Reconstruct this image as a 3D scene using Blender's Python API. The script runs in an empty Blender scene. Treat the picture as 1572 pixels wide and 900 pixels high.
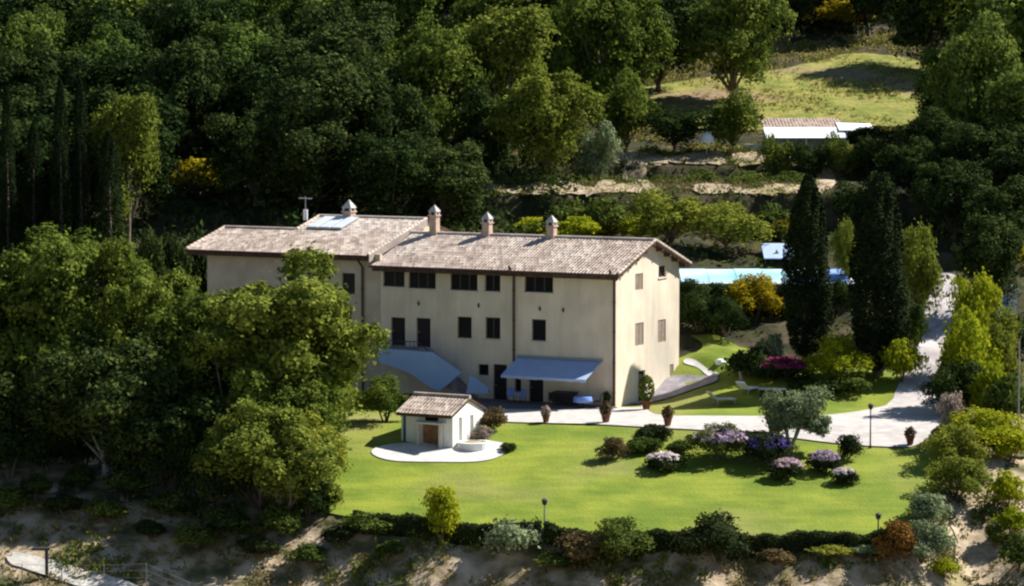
import bpy, math, random
import numpy as np
from mathutils import Vector, Matrix
from mathutils.geometry import delaunay_2d_cdt

sc = bpy.context.scene
col = sc.collection

# ------------------------------------------------------------------ camera
FPX, PITCH, CAM_H = 4458.0, math.radians(4.5), 22.61
cam_d = bpy.data.cameras.new('camera'); cam = bpy.data.objects.new('camera', cam_d); col.objects.link(cam)
cam_d.sensor_width = 36.0; cam_d.lens = 36.0 * FPX / 1572.0
cam_d.clip_start = 1.0; cam_d.clip_end = 4000.0
cam.location = (0, 0, CAM_H); cam.rotation_euler = (math.radians(90) - PITCH, 0, 0)
sc.camera = cam

# ------------------------------------------------------------------ light
SUN_AZ, SUN_EL = math.radians(26), math.radians(43)      # azimuth measured from +x towards +y
sdir = Vector((math.cos(SUN_AZ) * math.cos(SUN_EL), math.sin(SUN_AZ) * math.cos(SUN_EL), math.sin(SUN_EL)))
world = bpy.data.worlds.new('World'); sc.world = world; world.use_nodes = True
wn = world.node_tree.nodes; wl = world.node_tree.links
sky = wn.new('ShaderNodeTexSky'); sky.sky_type = 'NISHITA'; sky.sun_disc = False
sky.sun_elevation = SUN_EL; sky.sun_rotation = math.radians(90) - SUN_AZ
sky.air_density = 1.0; sky.dust_density = 0.1; sky.ozone_density = 3.0
wn['Background'].inputs[1].default_value = 0.052
wl.new(sky.outputs[0], wn['Background'].inputs[0])
sun_d = bpy.data.lights.new('sun', 'SUN'); sun_d.energy = 5.0; sun_d.angle = math.radians(0.6)
sun_d.color = (1.0, 0.96, 0.90)
sun = bpy.data.objects.new('sun', sun_d); col.objects.link(sun)
sun.rotation_euler = sdir.to_track_quat('Z', 'Y').to_euler(); sun.location = (60, 220, 120)
sc.view_settings.view_transform = 'Standard'; sc.view_settings.look = 'None'
sc.view_settings.exposure = 0.98; sc.view_settings.gamma = 1.0
sc.view_settings.use_curve_mapping = False
sc.render.engine = 'CYCLES'
sc.cycles.filter_width = 2.3
sc.cycles.max_bounces = 6; sc.cycles.diffuse_bounces = 3; sc.cycles.transmission_bounces = 4; sc.cycles.transparent_max_bounces = 8
sc.cycles.use_denoising = True

# ------------------------------------------------------------------ measuring helpers
def ray(px, py):
    a = (px - 786) / FPX; b = -(py - 450) / FPX
    return a, math.cos(PITCH) + b * math.sin(PITCH), -math.sin(PITCH) + b * math.cos(PITCH)
def at(px, py, Y):
    r = ray(px, py); t = Y / r[1]
    return Vector((r[0] * t, Y, CAM_H + r[2] * t))
def ppm(Y): return FPX / Y                                # photo pixels per metre at that distance

def sstep(t):
    t = np.clip(t, 0, 1); return t * t * (3 - 2 * t)

# house frame: u runs left along the facade, v back from it
PHI = math.radians(27.8); HC, HS = math.cos(PHI), math.sin(PHI)
HX, HY = 6.819, 190.0
def HB(u, v, z): return Vector((HX - u * HC + v * HS, HY + u * HS + v * HC, z))

# ------------------------------------------------------------------ terrain
GY = [-200, 0, 100, 181, 189.5, 196, 205, 211, 216, 225, 235, 250, 268, 285, 305, 340, 400, 500, 900, 3000]
GZ = [0, 0, 0, 0, 0.15, 1.7, 3.3, 4.7, 6.2, 8.2, 11.0, 12.9, 15.2, 18.8, 22.6, 31, 50, 80, 170, 260]
FX = [-80, -40, -25, -12, -9, 0, 10.5, 21.5, 24.4, 27, 40, 90]
FY = [166, 167.5, 167.5, 165.5, 163.8, 161.6, 159.8, 161.1, 166, 171, 176, 178]
def T(x, y):
    x = np.asarray(x, float); y = np.asarray(y, float)
    g = np.interp(y, GY, GZ)
    # rounded garden flat around the house
    dx, dy = x - HX, y - HY
    u = -dx * HC + dy * HS; v = dx * HS + dy * HC
    vv = 12 + 6 * sstep((u - 4) / 10)
    w = sstep((u + 6) / 5) * sstep((40 - u) / 6) * sstep((vv - v) / (9 - 4 * sstep((u - 4) / 10)))
    g = g * (1 - w * (v > -20))
    # terrace scarps up the hill behind the house
    xm = sstep((x + 12) / 8) * sstep((38 - x) / 8)
    g2 = np.interp(y - .25 * np.sin(x * .35) - .2 * np.sin(x * 1.3), [216, 222, 232, 235.6, 236.4, 241, 245, 250.6, 251.4, 256.5, 260, 268, 285], [6.2, 8.0, 9.3, 9.4, 11.9, 12.95, 12.3, 11.9, 13.8, 14.95, 14.3, 15.3, 18.8])
    g = np.where((y > 216) & (y < 285), g + xm * (g2 - g), g)
    # lawn falls away to the front, then a steep bank
    F = np.interp(x, FX, FY)
    lawn = -0.186 * np.clip(181 - y, 0, None)
    lawnF = -0.186 * np.clip(181 - F, 0, None)
    sl = np.interp(x, [-40, -20, -8, 24, 30, 60], [0.40, 0.45, 0.68, 0.68, 0.30, 0.26])
    d = np.clip(F - y, 0, None)
    bank = lawnF - sl * np.minimum(d, 9) - 0.30 * np.clip(d - 9, 0, None)
    bank = np.maximum(bank, -34 - 0.02 * d)
    z = np.where(y < F, bank, np.where(y < 181, lawn, g))
    z = z - 0.09 * np.clip(x - 27, 0, 60) * sstep((192 - y) / 12)
    rough = np.where(y < F, 1, np.where(y > 196, np.where((y > 262) & (y < 330) & (x > 8) & (x < 50), .3, np.where((y > 234) & (y < 262) & (x > -12), .25, 1.2)), 0)) * (0.14 * np.sin(x * 0.9 + y * 0.35) + 0.12 * np.sin(y * 1.3 - x * 0.5) + 0.08 * np.sin(x * 2.3 + y * 1.9))
    return z + rough * (1 - 0.9 * w)
def Tz(x, y): return float(T(x, y))
def hit(px, py, y0=146.0, y1=345.0):
    r = ray(px, py); last = None
    for Y in np.arange(y0, y1, 0.1):
        t = Y / r[1]; x = r[0] * t; z = CAM_H + r[2] * t
        if z <= Tz(x, Y): return Vector((x, Y, Tz(x, Y)))
    return Vector((r[0] * y1 / r[1], y1, 0))

# ------------------------------------------------------------------ materials
def mat(name, base, base2=None, scale=1.0, rough=0.85, detail=4.0, bump=0.0, bscale=8.0, transl=0.0, rand=0.0, third=None, spec=0.2, metallic=0.0, lo=0.35, hi=0.65, grain=0.0, gscale=(4, 4, 4)):
    m = bpy.data.materials.new(name); m.use_nodes = True
    n = m.node_tree.nodes; l = m.node_tree.links; b = n['Principled BSDF']
    b.inputs['Roughness'].default_value = rough; b.inputs['Metallic'].default_value = metallic
    b.inputs['Specular IOR Level'].default_value = spec
    tc = n.new('ShaderNodeTexCoord'); csock = None
    if base2 is not None:
        nz = n.new('ShaderNodeTexNoise'); nz.inputs['Scale'].default_value = scale; nz.inputs['Detail'].default_value = detail
        l.new(tc.outputs['Object'], nz.inputs['Vector'])
        r = n.new('ShaderNodeValToRGB'); r.color_ramp.elements[0].position = lo; r.color_ramp.elements[1].position = hi
        r.color_ramp.elements[0].color = (*base, 1); r.color_ramp.elements[1].color = (*base2, 1)
        l.new(nz.outputs['Fac'], r.inputs['Fac']); csock = r.outputs['Color']
        if third is not None:
            nz2 = n.new('ShaderNodeTexNoise'); nz2.inputs['Scale'].default_value = scale * 0.23; nz2.inputs['Detail'].default_value = 5
            l.new(tc.outputs['Object'], nz2.inputs['Vector'])
            r2 = n.new('ShaderNodeMapRange'); r2.inputs['From Min'].default_value = 0.5; r2.inputs['From Max'].default_value = 0.68
            l.new(nz2.outputs['Fac'], r2.inputs['Value'])
            mx = n.new('ShaderNodeMix'); mx.data_type = 'RGBA'; mx.inputs['B'].default_value = (*third, 1)
            l.new(csock, mx.inputs['A']); l.new(r2.outputs[0], mx.inputs['Factor']); csock = mx.outputs['Result']
    if grain > 0 and csock is not None:
        mp = n.new('ShaderNodeMapping'); mp.inputs['Scale'].default_value = gscale; l.new(tc.outputs['Object'], mp.inputs['Vector'])
        ng = n.new('ShaderNodeTexNoise'); ng.inputs['Scale'].default_value = 1.0; ng.inputs['Detail'].default_value = 8; ng.inputs['Roughness'].default_value = .65
        l.new(mp.outputs[0], ng.inputs['Vector'])
        mg = n.new('ShaderNodeMapRange'); mg.inputs['From Min'].default_value = .3; mg.inputs['From Max'].default_value = .7
        mg.inputs['To Min'].default_value = 1 - grain; mg.inputs['To Max'].default_value = 1 + grain; l.new(ng.outputs['Fac'], mg.inputs['Value'])
        hg = n.new('ShaderNodeHueSaturation'); l.new(mg.outputs[0], hg.inputs['Value']); l.new(csock, hg.inputs['Color']); csock = hg.outputs['Color']
    if rand > 0:
        oi = n.new('ShaderNodeObjectInfo'); hsv = n.new('ShaderNodeHueSaturation')
        mr = n.new('ShaderNodeMapRange'); mr.inputs['To Min'].default_value = 1 - rand; mr.inputs['To Max'].default_value = 1 + rand
        l.new(oi.outputs['Random'], mr.inputs['Value']); l.new(mr.outputs[0], hsv.inputs['Value'])
        mh = n.new('ShaderNodeMapRange'); mh.inputs['To Min'].default_value = 0.5 + rand * 0.06; mh.inputs['To Max'].default_value = 0.5 - rand * 0.06
        l.new(oi.outputs['Random'], mh.inputs['Value']); l.new(mh.outputs[0], hsv.inputs['Hue'])
        if csock is not None: l.new(csock, hsv.inputs['Color'])
        else: hsv.inputs['Color'].default_value = (*base, 1)
        csock = hsv.outputs['Color']
    if csock is not None: l.new(csock, b.inputs['Base Color'])
    else: b.inputs['Base Color'].default_value = (*base, 1)
    if bump > 0:
        nb = n.new('ShaderNodeTexNoise'); nb.inputs['Scale'].default_value = bscale; nb.inputs['Detail'].default_value = 5
        l.new(tc.outputs['Object'], nb.inputs['Vector'])
        bp = n.new('ShaderNodeBump'); bp.inputs['Strength'].default_value = 1.0; bp.inputs['Distance'].default_value = bump
        l.new(nb.outputs['Fac'], bp.inputs['Height']); l.new(bp.outputs[0], b.inputs['Normal'])
    if transl > 0:
        tr = n.new('ShaderNodeBsdfTranslucent'); ms = n.new('ShaderNodeMixShader'); ms.inputs[0].default_value = transl
        if csock is not None: l.new(csock, tr.inputs['Color'])
        else: tr.inputs['Color'].default_value = (*base, 1)
        l.new(b.outputs[0], ms.inputs[1]); l.new(tr.outputs[0], ms.inputs[2]); l.new(ms.outputs[0], n['Material Output'].inputs['Surface'])
    return m

def leafmat(name, a, b, rand=0.25, transl=0.30, scale=0.9):
    return mat(name, a, b, scale=scale, rough=0.95, transl=transl, rand=rand, spec=0.02, detail=3)
M = {}
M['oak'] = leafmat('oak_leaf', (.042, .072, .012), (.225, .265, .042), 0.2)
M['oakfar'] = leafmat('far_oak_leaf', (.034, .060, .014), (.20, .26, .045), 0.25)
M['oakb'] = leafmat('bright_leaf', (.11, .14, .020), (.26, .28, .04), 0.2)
M['dark'] = leafmat('dark_shaded_leaf', (.012, .026, .008), (.062, .090, .022), 0.3, 0.2)  # dark leaf tone; deep shade of the wood is put into it
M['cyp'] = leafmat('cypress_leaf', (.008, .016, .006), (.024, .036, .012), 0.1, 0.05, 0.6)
M['lime'] = leafmat('lime_leaf', (.20, .24, .012), (.38, .40, .020), 0.12, 0.4)
M['broom'] = leafmat('broom_flower', (.25, .20, .012), (.46, .36, .018), 0.15, 0.3)
M['olive'] = leafmat('olive_leaf', (.13, .17, .08), (.28, .33, .17), 0.1, 0.2, 1.5)
M['shrub'] = leafmat('shrub_leaf', (.055, .085, .018), (.13, .16, .03), 0.25, 0.25, 1.5)
M['hedge'] = leafmat('hedge_leaf', (.018, .028, .012), (.045, .060, .018), 0.1, 0.2, 1.2)
M['rust'] = leafmat('rusty_leaf', (.16, .075, .02), (.28, .14, .035), 0.1, 0.2, 1.5)
M['brownleaf'] = leafmat('brown_leaf', (.09, .065, .03), (.17, .12, .05), 0.1, 0.2, 1.5)
M['pink'] = leafmat('pink_flower', (.50, .33, .38), (.74, .58, .60), 0.08, 0.3, 2)
M['lilac'] = leafmat('lilac_flower', (.36, .27, .36), (.60, .47, .53), 0.08, 0.3, 2)
M['purple'] = leafmat('purple_flower', (.07, .055, .18), (.15, .115, .30), 0.05, 0.3, 2)
M['magenta'] = leafmat('magenta_flower', (.17, .02, .07), (.28, .05, .12), 0.05, 0.3, 2)
M['white_fl'] = leafmat('white_flower', (.60, .50, .48), (.80, .72, .70), 0.05, 0.3, 2)
M['dusty'] = leafmat('dusty_leaf', (.26, .20, .16), (.40, .32, .27), 0.05, 0.25, 2)
M['tuft'] = mat('dry_tuft', (.30, .22, .10), (.14, .14, .035), scale=0.35, rough=0.9, transl=0.2)
M['weed'] = mat('meadow_weed', (.20, .21, .03), (.34, .27, .10), scale=.5, rough=.9, transl=.25)
M['bark'] = mat('bark', (.10, .075, .055), (.20, .16, .12), scale=3, bump=.03, bscale=9)
M['palebark'] = mat('pale_bark', (.20, .18, .16), (.36, .33, .29), scale=3, bump=.02, bscale=9)
M['lawn'] = mat('lawn_grass', (.118, .170, .012), (.205, .242, .022), grain=.16, gscale=(.35, 1.4, 1), scale=0.32, rough=0.9, detail=7, bump=.05, bscale=5, third=(.225, .215, .06), lo=.38, hi=.62)
M['meadow'] = mat('meadow_grass', (.13, .16, .018), (.25, .23, .05), grain=.35, gscale=(1.2, 1.2, 1), scale=0.4, rough=0.9, detail=8, bump=.12, bscale=2.5, third=(.26, .18, .10), lo=.35, hi=.6)
M['drive'] = mat('pale_gravel', (.42, .39, .36), (.53, .485, .45), grain=.12, gscale=(.8, 2.5, 1), scale=1.5, rough=0.9, detail=8, bump=.015, bscale=20)
M['road'] = mat('grey_gravel', (.36, .32, .32), (.52, .47, .45), scale=.9, rough=0.9, detail=8, bump=.02, bscale=20)
M['dirt'] = mat('dry_dirt', (.26, .20, .125), (.48, .38, .26), grain=.3, gscale=(1.5, 1.5, 2), scale=0.6, rough=0.95, detail=8, bump=.08, bscale=3, third=(.26, .22, .08))
M['path'] = mat('white_gravel', (.42, .39, .34), (.58, .54, .48), grain=.2, scale=1.5, rough=0.95, detail=7, bump=.03, bscale=10)
M['slab'] = mat('pale_paving', (.48, .455, .44), (.60, .57, .54), grain=.1, scale=1.2, rough=0.8, detail=5)
M['plaster'] = mat('cream_plaster', (.67, .56, .425), (.77, .65, .505), grain=.10, gscale=(1.3, 1.3, .22), scale=0.55, rough=0.9, detail=8, bump=.01, bscale=12, third=(.52, .46, .37))
M['stain'] = mat('greyed_plaster', (.48, .40, .30), (.60, .50, .38), scale=1.0, rough=0.9, detail=8)
M['stone'] = mat('pale_stone', (.52, .48, .42), (.66, .61, .54), scale=1.5, rough=0.9, detail=6)
M['whitewall'] = mat('white_plaster', (.78, .76, .68), (.86, .84, .77), scale=1.2, rough=0.85, detail=6)
M['blueshade'] = mat('blue_shaded_plaster', (.27, .40, .66), (.33, .46, .70), scale=0.8, rough=0.85, detail=6)  # blue of the skylit shade put into white parapet plaster
M['tile'] = mat('terracotta_tiles', (.38, .30, .245), (.57, .465, .385), grain=.22, gscale=(1.3, 1.3, 1.3), scale=1.0, rough=0.85, detail=9, third=(.60, .52, .45), lo=.36, hi=.6)
M['tilewarm'] = mat('shed_tiles', (.34, .25, .20), (.46, .36, .30), scale=2.2, rough=0.85, detail=9)
M['eave'] = mat('dark_eave_wood', (.06, .035, .025), (.10, .06, .04), scale=2, rough=0.8)
M['brick'] = mat('chimney_brick', (.42, .28, .21), (.56, .42, .33), scale=5, rough=0.9, detail=6)
M['cap'] = mat('pale_cap', (.42, .39, .36), (.52, .48, .45), scale=4, rough=0.8)
M['shutter'] = mat('dark_shutter', (.016, .013, .016), (.026, .020, .022), scale=3, rough=0.6)
M['gshutter'] = mat('weathered_shutter', (.30, .23, .18), (.38, .30, .24), scale=3, rough=0.7)
M['greyshutter'] = mat('greygreen_shutter', (.40, .42, .36), (.48, .50, .43), scale=3, rough=0.7)
M['glass'] = mat('window_glass', (.010, .010, .014), rough=0.3, spec=0.15)
M['frame'] = mat('window_frame', (.09, .07, .06), rough=0.6)
M['pipe'] = mat('copper_pipe', (.075, .042, .032), (.11, .065, .05), scale=4, rough=0.5)
M['teal'] = mat('teal_paint', (.03, .09, .12), rough=0.6)
M['awning'] = mat('blue_awning', (.33, .43, .64), (.38, .48, .68), scale=1.5, rough=0.85)
M['bluecloth'] = mat('blue_cloth', (.16, .27, .62), (.22, .34, .70), scale=2, rough=0.85)
M['patio'] = mat('shaded_patio_paving', (.10, .095, .10), (.16, .15, .15), scale=1.6, rough=0.8, detail=6)  # dark tone carries the shadow the house casts on the patio
M['shadegrey'] = mat('shaded_grey', (.22, .20, .21), (.32, .29, .30), grain=.15, scale=1.6, rough=0.85, detail=6)  # grey darkened to hold the shade beside the gable; stairs share it
M['verge'] = mat('grey_verge', (.24, .20, .18), (.34, .29, .26), scale=2, rough=0.85)
M['metal'] = mat('dark_metal', (.05, .045, .05), rough=0.5)
M['greymetal'] = mat('grey_metal', (.32, .33, .35), rough=0.45, metallic=0.3)
M['wood'] = mat('warm_wood', (.20, .10, .05), (.32, .18, .09), scale=3, rough=0.7)
M['darkwood'] = mat('dark_wood', (.035, .022, .016), (.06, .04, .03), scale=3, rough=0.7)
M['terracotta'] = mat('terracotta_pot', (.13, .055, .035), (.20, .09, .05), scale=4, rough=0.85)
M['panel'] = mat('solar_glass', (.58, .62, .66), (.66, .69, .72), scale=2, rough=0.35, spec=0.5)
M['white'] = mat('white_paint', (.80, .80, .78), (.86, .86, .84), scale=2, rough=0.6)
M['pool'] = mat('pale_pool_cover', (.26, .54, .64), (.58, .70, .74), scale=0.3, rough=0.6)
M['poolblue'] = mat('blue_pool_cover', (.20, .34, .72), (.28, .42, .78), scale=0.5, rough=0.6)
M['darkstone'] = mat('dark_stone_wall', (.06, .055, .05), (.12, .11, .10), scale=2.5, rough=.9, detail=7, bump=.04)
M['rock'] = mat('rock', (.30, .28, .26), (.44, .42, .40), scale=3, rough=0.9, bump=.03)

def hill_material():
    m = bpy.data.materials.new('hillside_ground'); m.use_nodes = True
    n = m.node_tree.nodes; l = m.node_tree.links; b = n['Principled BSDF']
    b.inputs['Roughness'].default_value = 0.95; b.inputs['Specular IOR Level'].default_value = 0.1
    tc = n.new('ShaderNodeTexCoord')
    def ramp(scale, detail, cols):
        nz = n.new('ShaderNodeTexNoise'); nz.inputs['Scale'].default_value = scale; nz.inputs['Detail'].default_value = detail
        l.new(tc.outputs['Object'], nz.inputs['Vector'])
        r = n.new('ShaderNodeValToRGB'); e = r.color_ramp.elements
        e[0].position = cols[0][0]; e[0].color = (*cols[0][1], 1); e[1].position = cols[-1][0]; e[1].color = (*cols[-1][1], 1)
        for p, c in cols[1:-1]: k = e.new(p); k.color = (*c, 1)
        l.new(nz.outputs['Fac'], r.inputs['Fac']); return r.outputs['Color']
    bank = ramp(0.55, 9, [(.32, (.06, .07, .03)), (.43, (.15, .125, .06)), (.55, (.38, .295, .19)), (.70, (.54, .43, .295))])
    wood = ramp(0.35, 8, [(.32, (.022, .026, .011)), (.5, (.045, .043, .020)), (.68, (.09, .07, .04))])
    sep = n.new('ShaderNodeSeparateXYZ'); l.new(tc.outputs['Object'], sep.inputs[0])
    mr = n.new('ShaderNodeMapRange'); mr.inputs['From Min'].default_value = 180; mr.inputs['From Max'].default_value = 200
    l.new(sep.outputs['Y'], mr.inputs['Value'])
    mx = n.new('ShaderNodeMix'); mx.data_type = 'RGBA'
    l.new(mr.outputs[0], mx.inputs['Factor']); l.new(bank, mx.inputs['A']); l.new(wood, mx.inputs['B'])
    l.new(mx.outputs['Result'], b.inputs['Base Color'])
    nb = n.new('ShaderNodeTexNoise'); nb.inputs['Scale'].default_value = 2.2; nb.inputs['Detail'].default_value = 7
    l.new(tc.outputs['Object'], nb.inputs['Vector'])
    bp = n.new('ShaderNodeBump'); bp.inputs['Distance'].default_value = .12; l.new(nb.outputs['Fac'], bp.inputs['Height']); l.new(bp.outputs[0], b.inputs['Normal'])
    return m
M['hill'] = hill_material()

# ------------------------------------------------------------------ object helpers
def link_mesh(name, me, parent=None, loc=None):
    o = bpy.data.objects.new(name, me); col.objects.link(o)
    if parent is not None: o.parent = parent
    if loc is not None: o.location = loc
    return o
def tag(o, label=None, cat=None, group=None, kind=None):
    if label: o['label'] = label
    if cat: o['category'] = cat
    if group: o['group'] = group
    if kind: o['kind'] = kind
    return o
def empty(name, loc, rz=0, label=None, cat=None, group=None):
    o = bpy.data.objects.new(name, None); col.objects.link(o); o.location = loc; o.rotation_euler = (0, 0, rz)
    o.empty_display_size = 0.3
    return tag(o, label, cat, group)
def copy_tree(o, parent=None):
    c = o.copy(); col.objects.link(c); c.parent = parent
    for ch in list(o.children): copy_tree(ch, c)
    return c
def setmat(o, m, slot=0):
    o.material_slots[slot].link = 'OBJECT'; o.material_slots[slot].material = m

class MB:
    """collects shapes into one mesh"""
    def __init__(s): s.v = []; s.f = []; s.mi = []
    def add(s, vs, fs, mi=0):
        k = len(s.v); s.v += [tuple(x) for x in vs]; s.f += [tuple(i + k for i in f) for f in fs]; s.mi += [mi] * len(fs)
    def hexa(s, p, mi=0):      # 8 points: bottom 0-3 ccw, top 4-7
        s.add(p, [(3, 2, 1, 0), (4, 5, 6, 7), (0, 1, 5, 4), (1, 2, 6, 5), (2, 3, 7, 6), (3, 0, 4, 7)], mi)
    def box(s, x0, x1, y0, y1, z0, z1, mi=0, f=None):
        p = [(x0, y0, z0), (x1, y0, z0), (x1, y1, z0), (x0, y1, z0), (x0, y0, z1), (x1, y0, z1), (x1, y1, z1), (x0, y1, z1)]
        if f: p = [f(*q) for q in p]
        s.hexa(p, mi)
    def tube(s, pts, rad, n=8, mi=0, cap=True):
        pts = [Vector(p) for p in pts]; k = len(s.v); rings = []
        for i, p in enumerate(pts):
            d = (pts[min(i + 1, len(pts) - 1)] - pts[max(i - 1, 0)]).normalized()
            a = d.orthogonal().normalized() if i == 0 else (rings_a - d * rings_a.dot(d)).normalized()
            rings_a = a; b = d.cross(a)
            r = rad[i] if isinstance(rad, (list, tuple)) else rad
            for j in range(n):
                t = 2 * math.pi * j / n; s.v.append(tuple(p + (a * math.cos(t) + b * math.sin(t)) * r))
        for i in range(len(pts) - 1):
            for j in range(n):
                s.f.append((k + i * n + j, k + i * n + (j + 1) % n, k + (i + 1) * n + (j + 1) % n, k + (i + 1) * n + j)); s.mi.append(mi)
        if cap:
            s.f.append(tuple(k + j for j in reversed(range(n)))); s.mi.append(mi)
            e = k + (len(pts) - 1) * n; s.f.append(tuple(e + j for j in range(n))); s.mi.append(mi)
    def lathe(s, prof, n=16, c=(0, 0, 0), mi=0):
        k = len(s.v)
        for r, z in prof:
            for j in range(n):
                t = 2 * math.pi * j / n; s.v.append((c[0] + r * math.cos(t), c[1] + r * math.sin(t), c[2] + z))
        for i in range(len(prof) - 1):
            for j in range(n):
                s.f.append((k + i * n + j, k + i * n + (j + 1) % n, k + (i + 1) * n + (j + 1) % n, k + (i + 1) * n + j)); s.mi.append(mi)
        s.f.append(tuple(k + j for j in reversed(range(n)))); s.mi.append(mi)
        e = k + (len(prof) - 1) * n; s.f.append(tuple(e + j for j in range(n))); s.mi.append(mi)
    def mesh(s, name, mats, smooth=False):
        me = bpy.data.meshes.new(name); me.from_pydata(s.v, [], s.f)
        for m in (mats if isinstance(mats, (list, tuple)) else [mats]): me.materials.append(m)
        me.polygons.foreach_set('material_index', s.mi)
        if smooth: me.polygons.foreach_set('use_smooth', [True] * len(s.f))
        me.update(); return me
    def build(s, name, mats, parent=None, loc=None, smooth=False):
        return link_mesh(name, s.mesh(name, mats, smooth), parent, loc)

# ------------------------------------------------------------------ ground
def structure(o, label=None): o['kind'] = 'structure'; return o
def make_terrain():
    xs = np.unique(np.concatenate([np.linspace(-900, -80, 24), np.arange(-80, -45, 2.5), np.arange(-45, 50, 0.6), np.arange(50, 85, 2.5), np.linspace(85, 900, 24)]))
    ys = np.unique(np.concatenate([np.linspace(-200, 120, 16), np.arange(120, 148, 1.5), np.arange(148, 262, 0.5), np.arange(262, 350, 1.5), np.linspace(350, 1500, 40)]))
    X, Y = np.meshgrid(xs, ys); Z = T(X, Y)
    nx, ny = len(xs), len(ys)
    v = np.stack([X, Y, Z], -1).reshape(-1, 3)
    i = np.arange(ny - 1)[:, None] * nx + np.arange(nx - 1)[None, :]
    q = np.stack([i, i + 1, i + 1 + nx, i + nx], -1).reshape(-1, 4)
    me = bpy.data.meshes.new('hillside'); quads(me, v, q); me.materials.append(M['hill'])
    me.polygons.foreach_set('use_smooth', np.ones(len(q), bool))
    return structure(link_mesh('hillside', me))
def quads(me, v, q):
    me.vertices.add(len(v)); me.vertices.foreach_set('co', np.asarray(v, np.float32).ravel())
    me.loops.add(q.size); me.loops.foreach_set('vertex_index', q.astype(np.int32).ravel())
    me.polygons.add(len(q)); me.polygons.foreach_set('loop_start', (np.arange(len(q)) * 4).astype(np.int32))
    try: me.polygons.foreach_set('loop_total', np.full(len(q), 4, np.int32))
    except Exception: pass
    me.update(calc_edges=True)
make_terrain()

def smooth_poly(pts, n=6):
    out = []; m = len(pts)
    for i in range(m):
        p0, p1, p2, p3 = (np.array(pts[(i + k - 1) % m], float) for k in range(4))
        for j in range(n):
            t = j / n
            out.append(0.5 * ((2 * p1) + (-p0 + p2) * t + (2 * p0 - 5 * p1 + 4 * p2 - p3) * t * t + (-p0 + 3 * p1 - 3 * p2 + p3) * t ** 3))
    return [tuple(p) for p in out]
def inside(poly, x, y):
    P = np.array(poly); x1, y1 = P[:, 0], P[:, 1]; x2, y2 = np.roll(x1, -1), np.roll(y1, -1)
    c = ((y1 > y) != (y2 > y)) & (x < (x2 - x1) * (y - y1) / (y2 - y1 + 1e-12) + x1)
    return bool(c.sum() % 2)
def sheet(name, poly, off, m, step=0.7, wob=0.0):
    rnd = random.Random(len(name))
    poly = smooth_poly(poly, 6)
    if wob: poly = [(x + rnd.uniform(-wob, wob), y + rnd.uniform(-wob, wob)) for x, y in poly]
    n = len(poly); pts = [Vector(p) for p in poly]
    xs = [p[0] for p in poly]; ys = [p[1] for p in poly]
    for x in np.arange(min(xs), max(xs), step):
        for y in np.arange(min(ys), max(ys), step):
            if inside(poly, x, y): pts.append(Vector((x, y)))
    v, e, f, *_ = delaunay_2d_cdt(pts, [], [list(range(n))], 1, 1e-4)
    me = bpy.data.meshes.new(name)
    me.from_pydata([(p.x, p.y, Tz(p.x, p.y) + off) for p in v], [], f); me.materials.append(m)
    me.polygons.foreach_set('use_smooth', [True] * len(me.polygons))
    if len(me.polygons) and me.polygons[0].normal.z < 0: me.flip_normals()
    return structure(link_mesh(name, me))
def hits(l, y0=146.0): return [tuple(hit(*p, y0)[:2]) for p in l]

lawn_w = hits([(425, 770), (430, 700), (470, 640), (560, 612)]) + [tuple(HB(22, 1, 0)[:2]), tuple(HB(5, 4, 0)[:2]), tuple(HB(0, 13, 0)[:2])] + \
    hits([(1060, 516), (1110, 520), (1200, 560), (1330, 568), (1400, 560), (1402, 600), (1450, 640), (1455, 690), (1440, 745), (1432, 790), (1390, 823)])
lawn_w += [(float(x), float(np.interp(x, FX, FY)) + .15) for x in (20.5, 16, 10.5, 5, 0, -5, -9, -12)]
LAWN = smooth_poly(lawn_w, 6)
sheet('lawn', lawn_w, .07, M['lawn'], .8)
road_w = hits([(1375, 640), (1372, 612), (1396, 570), (1412, 520), (1420, 480), (1428, 445), (1436, 425), (1466, 425), (1476, 460), (1478, 500), (1466, 540), (1452, 575), (1440, 605), (1448, 640)])
sheet('road', road_w, .11, M['road'], .8)
drive_w = [tuple(HB(17.5, -.1, 0)[:2]), tuple(HB(0, -.1, 0)[:2]), tuple(HB(-1.2, 1.5, 0)[:2])] + \
    hits([(1010, 640), (1100, 642), (1240, 642), (1310, 636), (1356, 627), (1380, 612), (1425, 618), (1452, 626), (1456, 642), (1436, 668), (1405, 688), (1380, 690), (1300, 686), (1180, 672), (1080, 664), (1025, 661), (930, 656), (840, 653), (760, 650), (700, 640), (640, 632), (590, 628)])
sheet('driveway', drive_w, .15, M['drive'], .7)
sheet('patio', [tuple(HB(*q_, 0)[:2]) for q_ in ((17.4, -.12), (9, -.12), (.3, -.12), (.25, -1.6), (2, -2.6), (5, -4.2), (9, -5.6), (13, -6.2), (17.4, -5))], .19, M['patio'], .7)  # outline follows the facade's cast shadow, painted in as dark colour
sheet('gable_path', hits([(1050, 560), (1054, 553), (1076, 562), (1104, 577), (1096, 581), (1074, 570)]), .13, M['slab'], .5)
sheet('gable_apron', [tuple(HB(-.15, 1.6, 0)[:2]), tuple(HB(-.15, 5, 0)[:2]), tuple(HB(-.15, 8.6, 0)[:2])] + hits([(1094, 580), (1098, 590), (1062, 602), (1022, 616)]), .17, M['shadegrey'], .6)  # dark sheet painting in the shaded triangle of ground by the gable
sheet('stone_terrace', hits([(570, 697), (600, 685), (700, 680), (748, 680), (778, 686), (775, 700), (742, 711), (680, 713), (600, 710)]), .13, M['slab'], .5)
sheet('gravel_path', hits([(15, 868), (20, 852), (60, 858), (110, 873), (160, 884), (215, 905), (210, 925), (150, 912), (80, 890)]), .10, M['path'], .4, .05)
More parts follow.
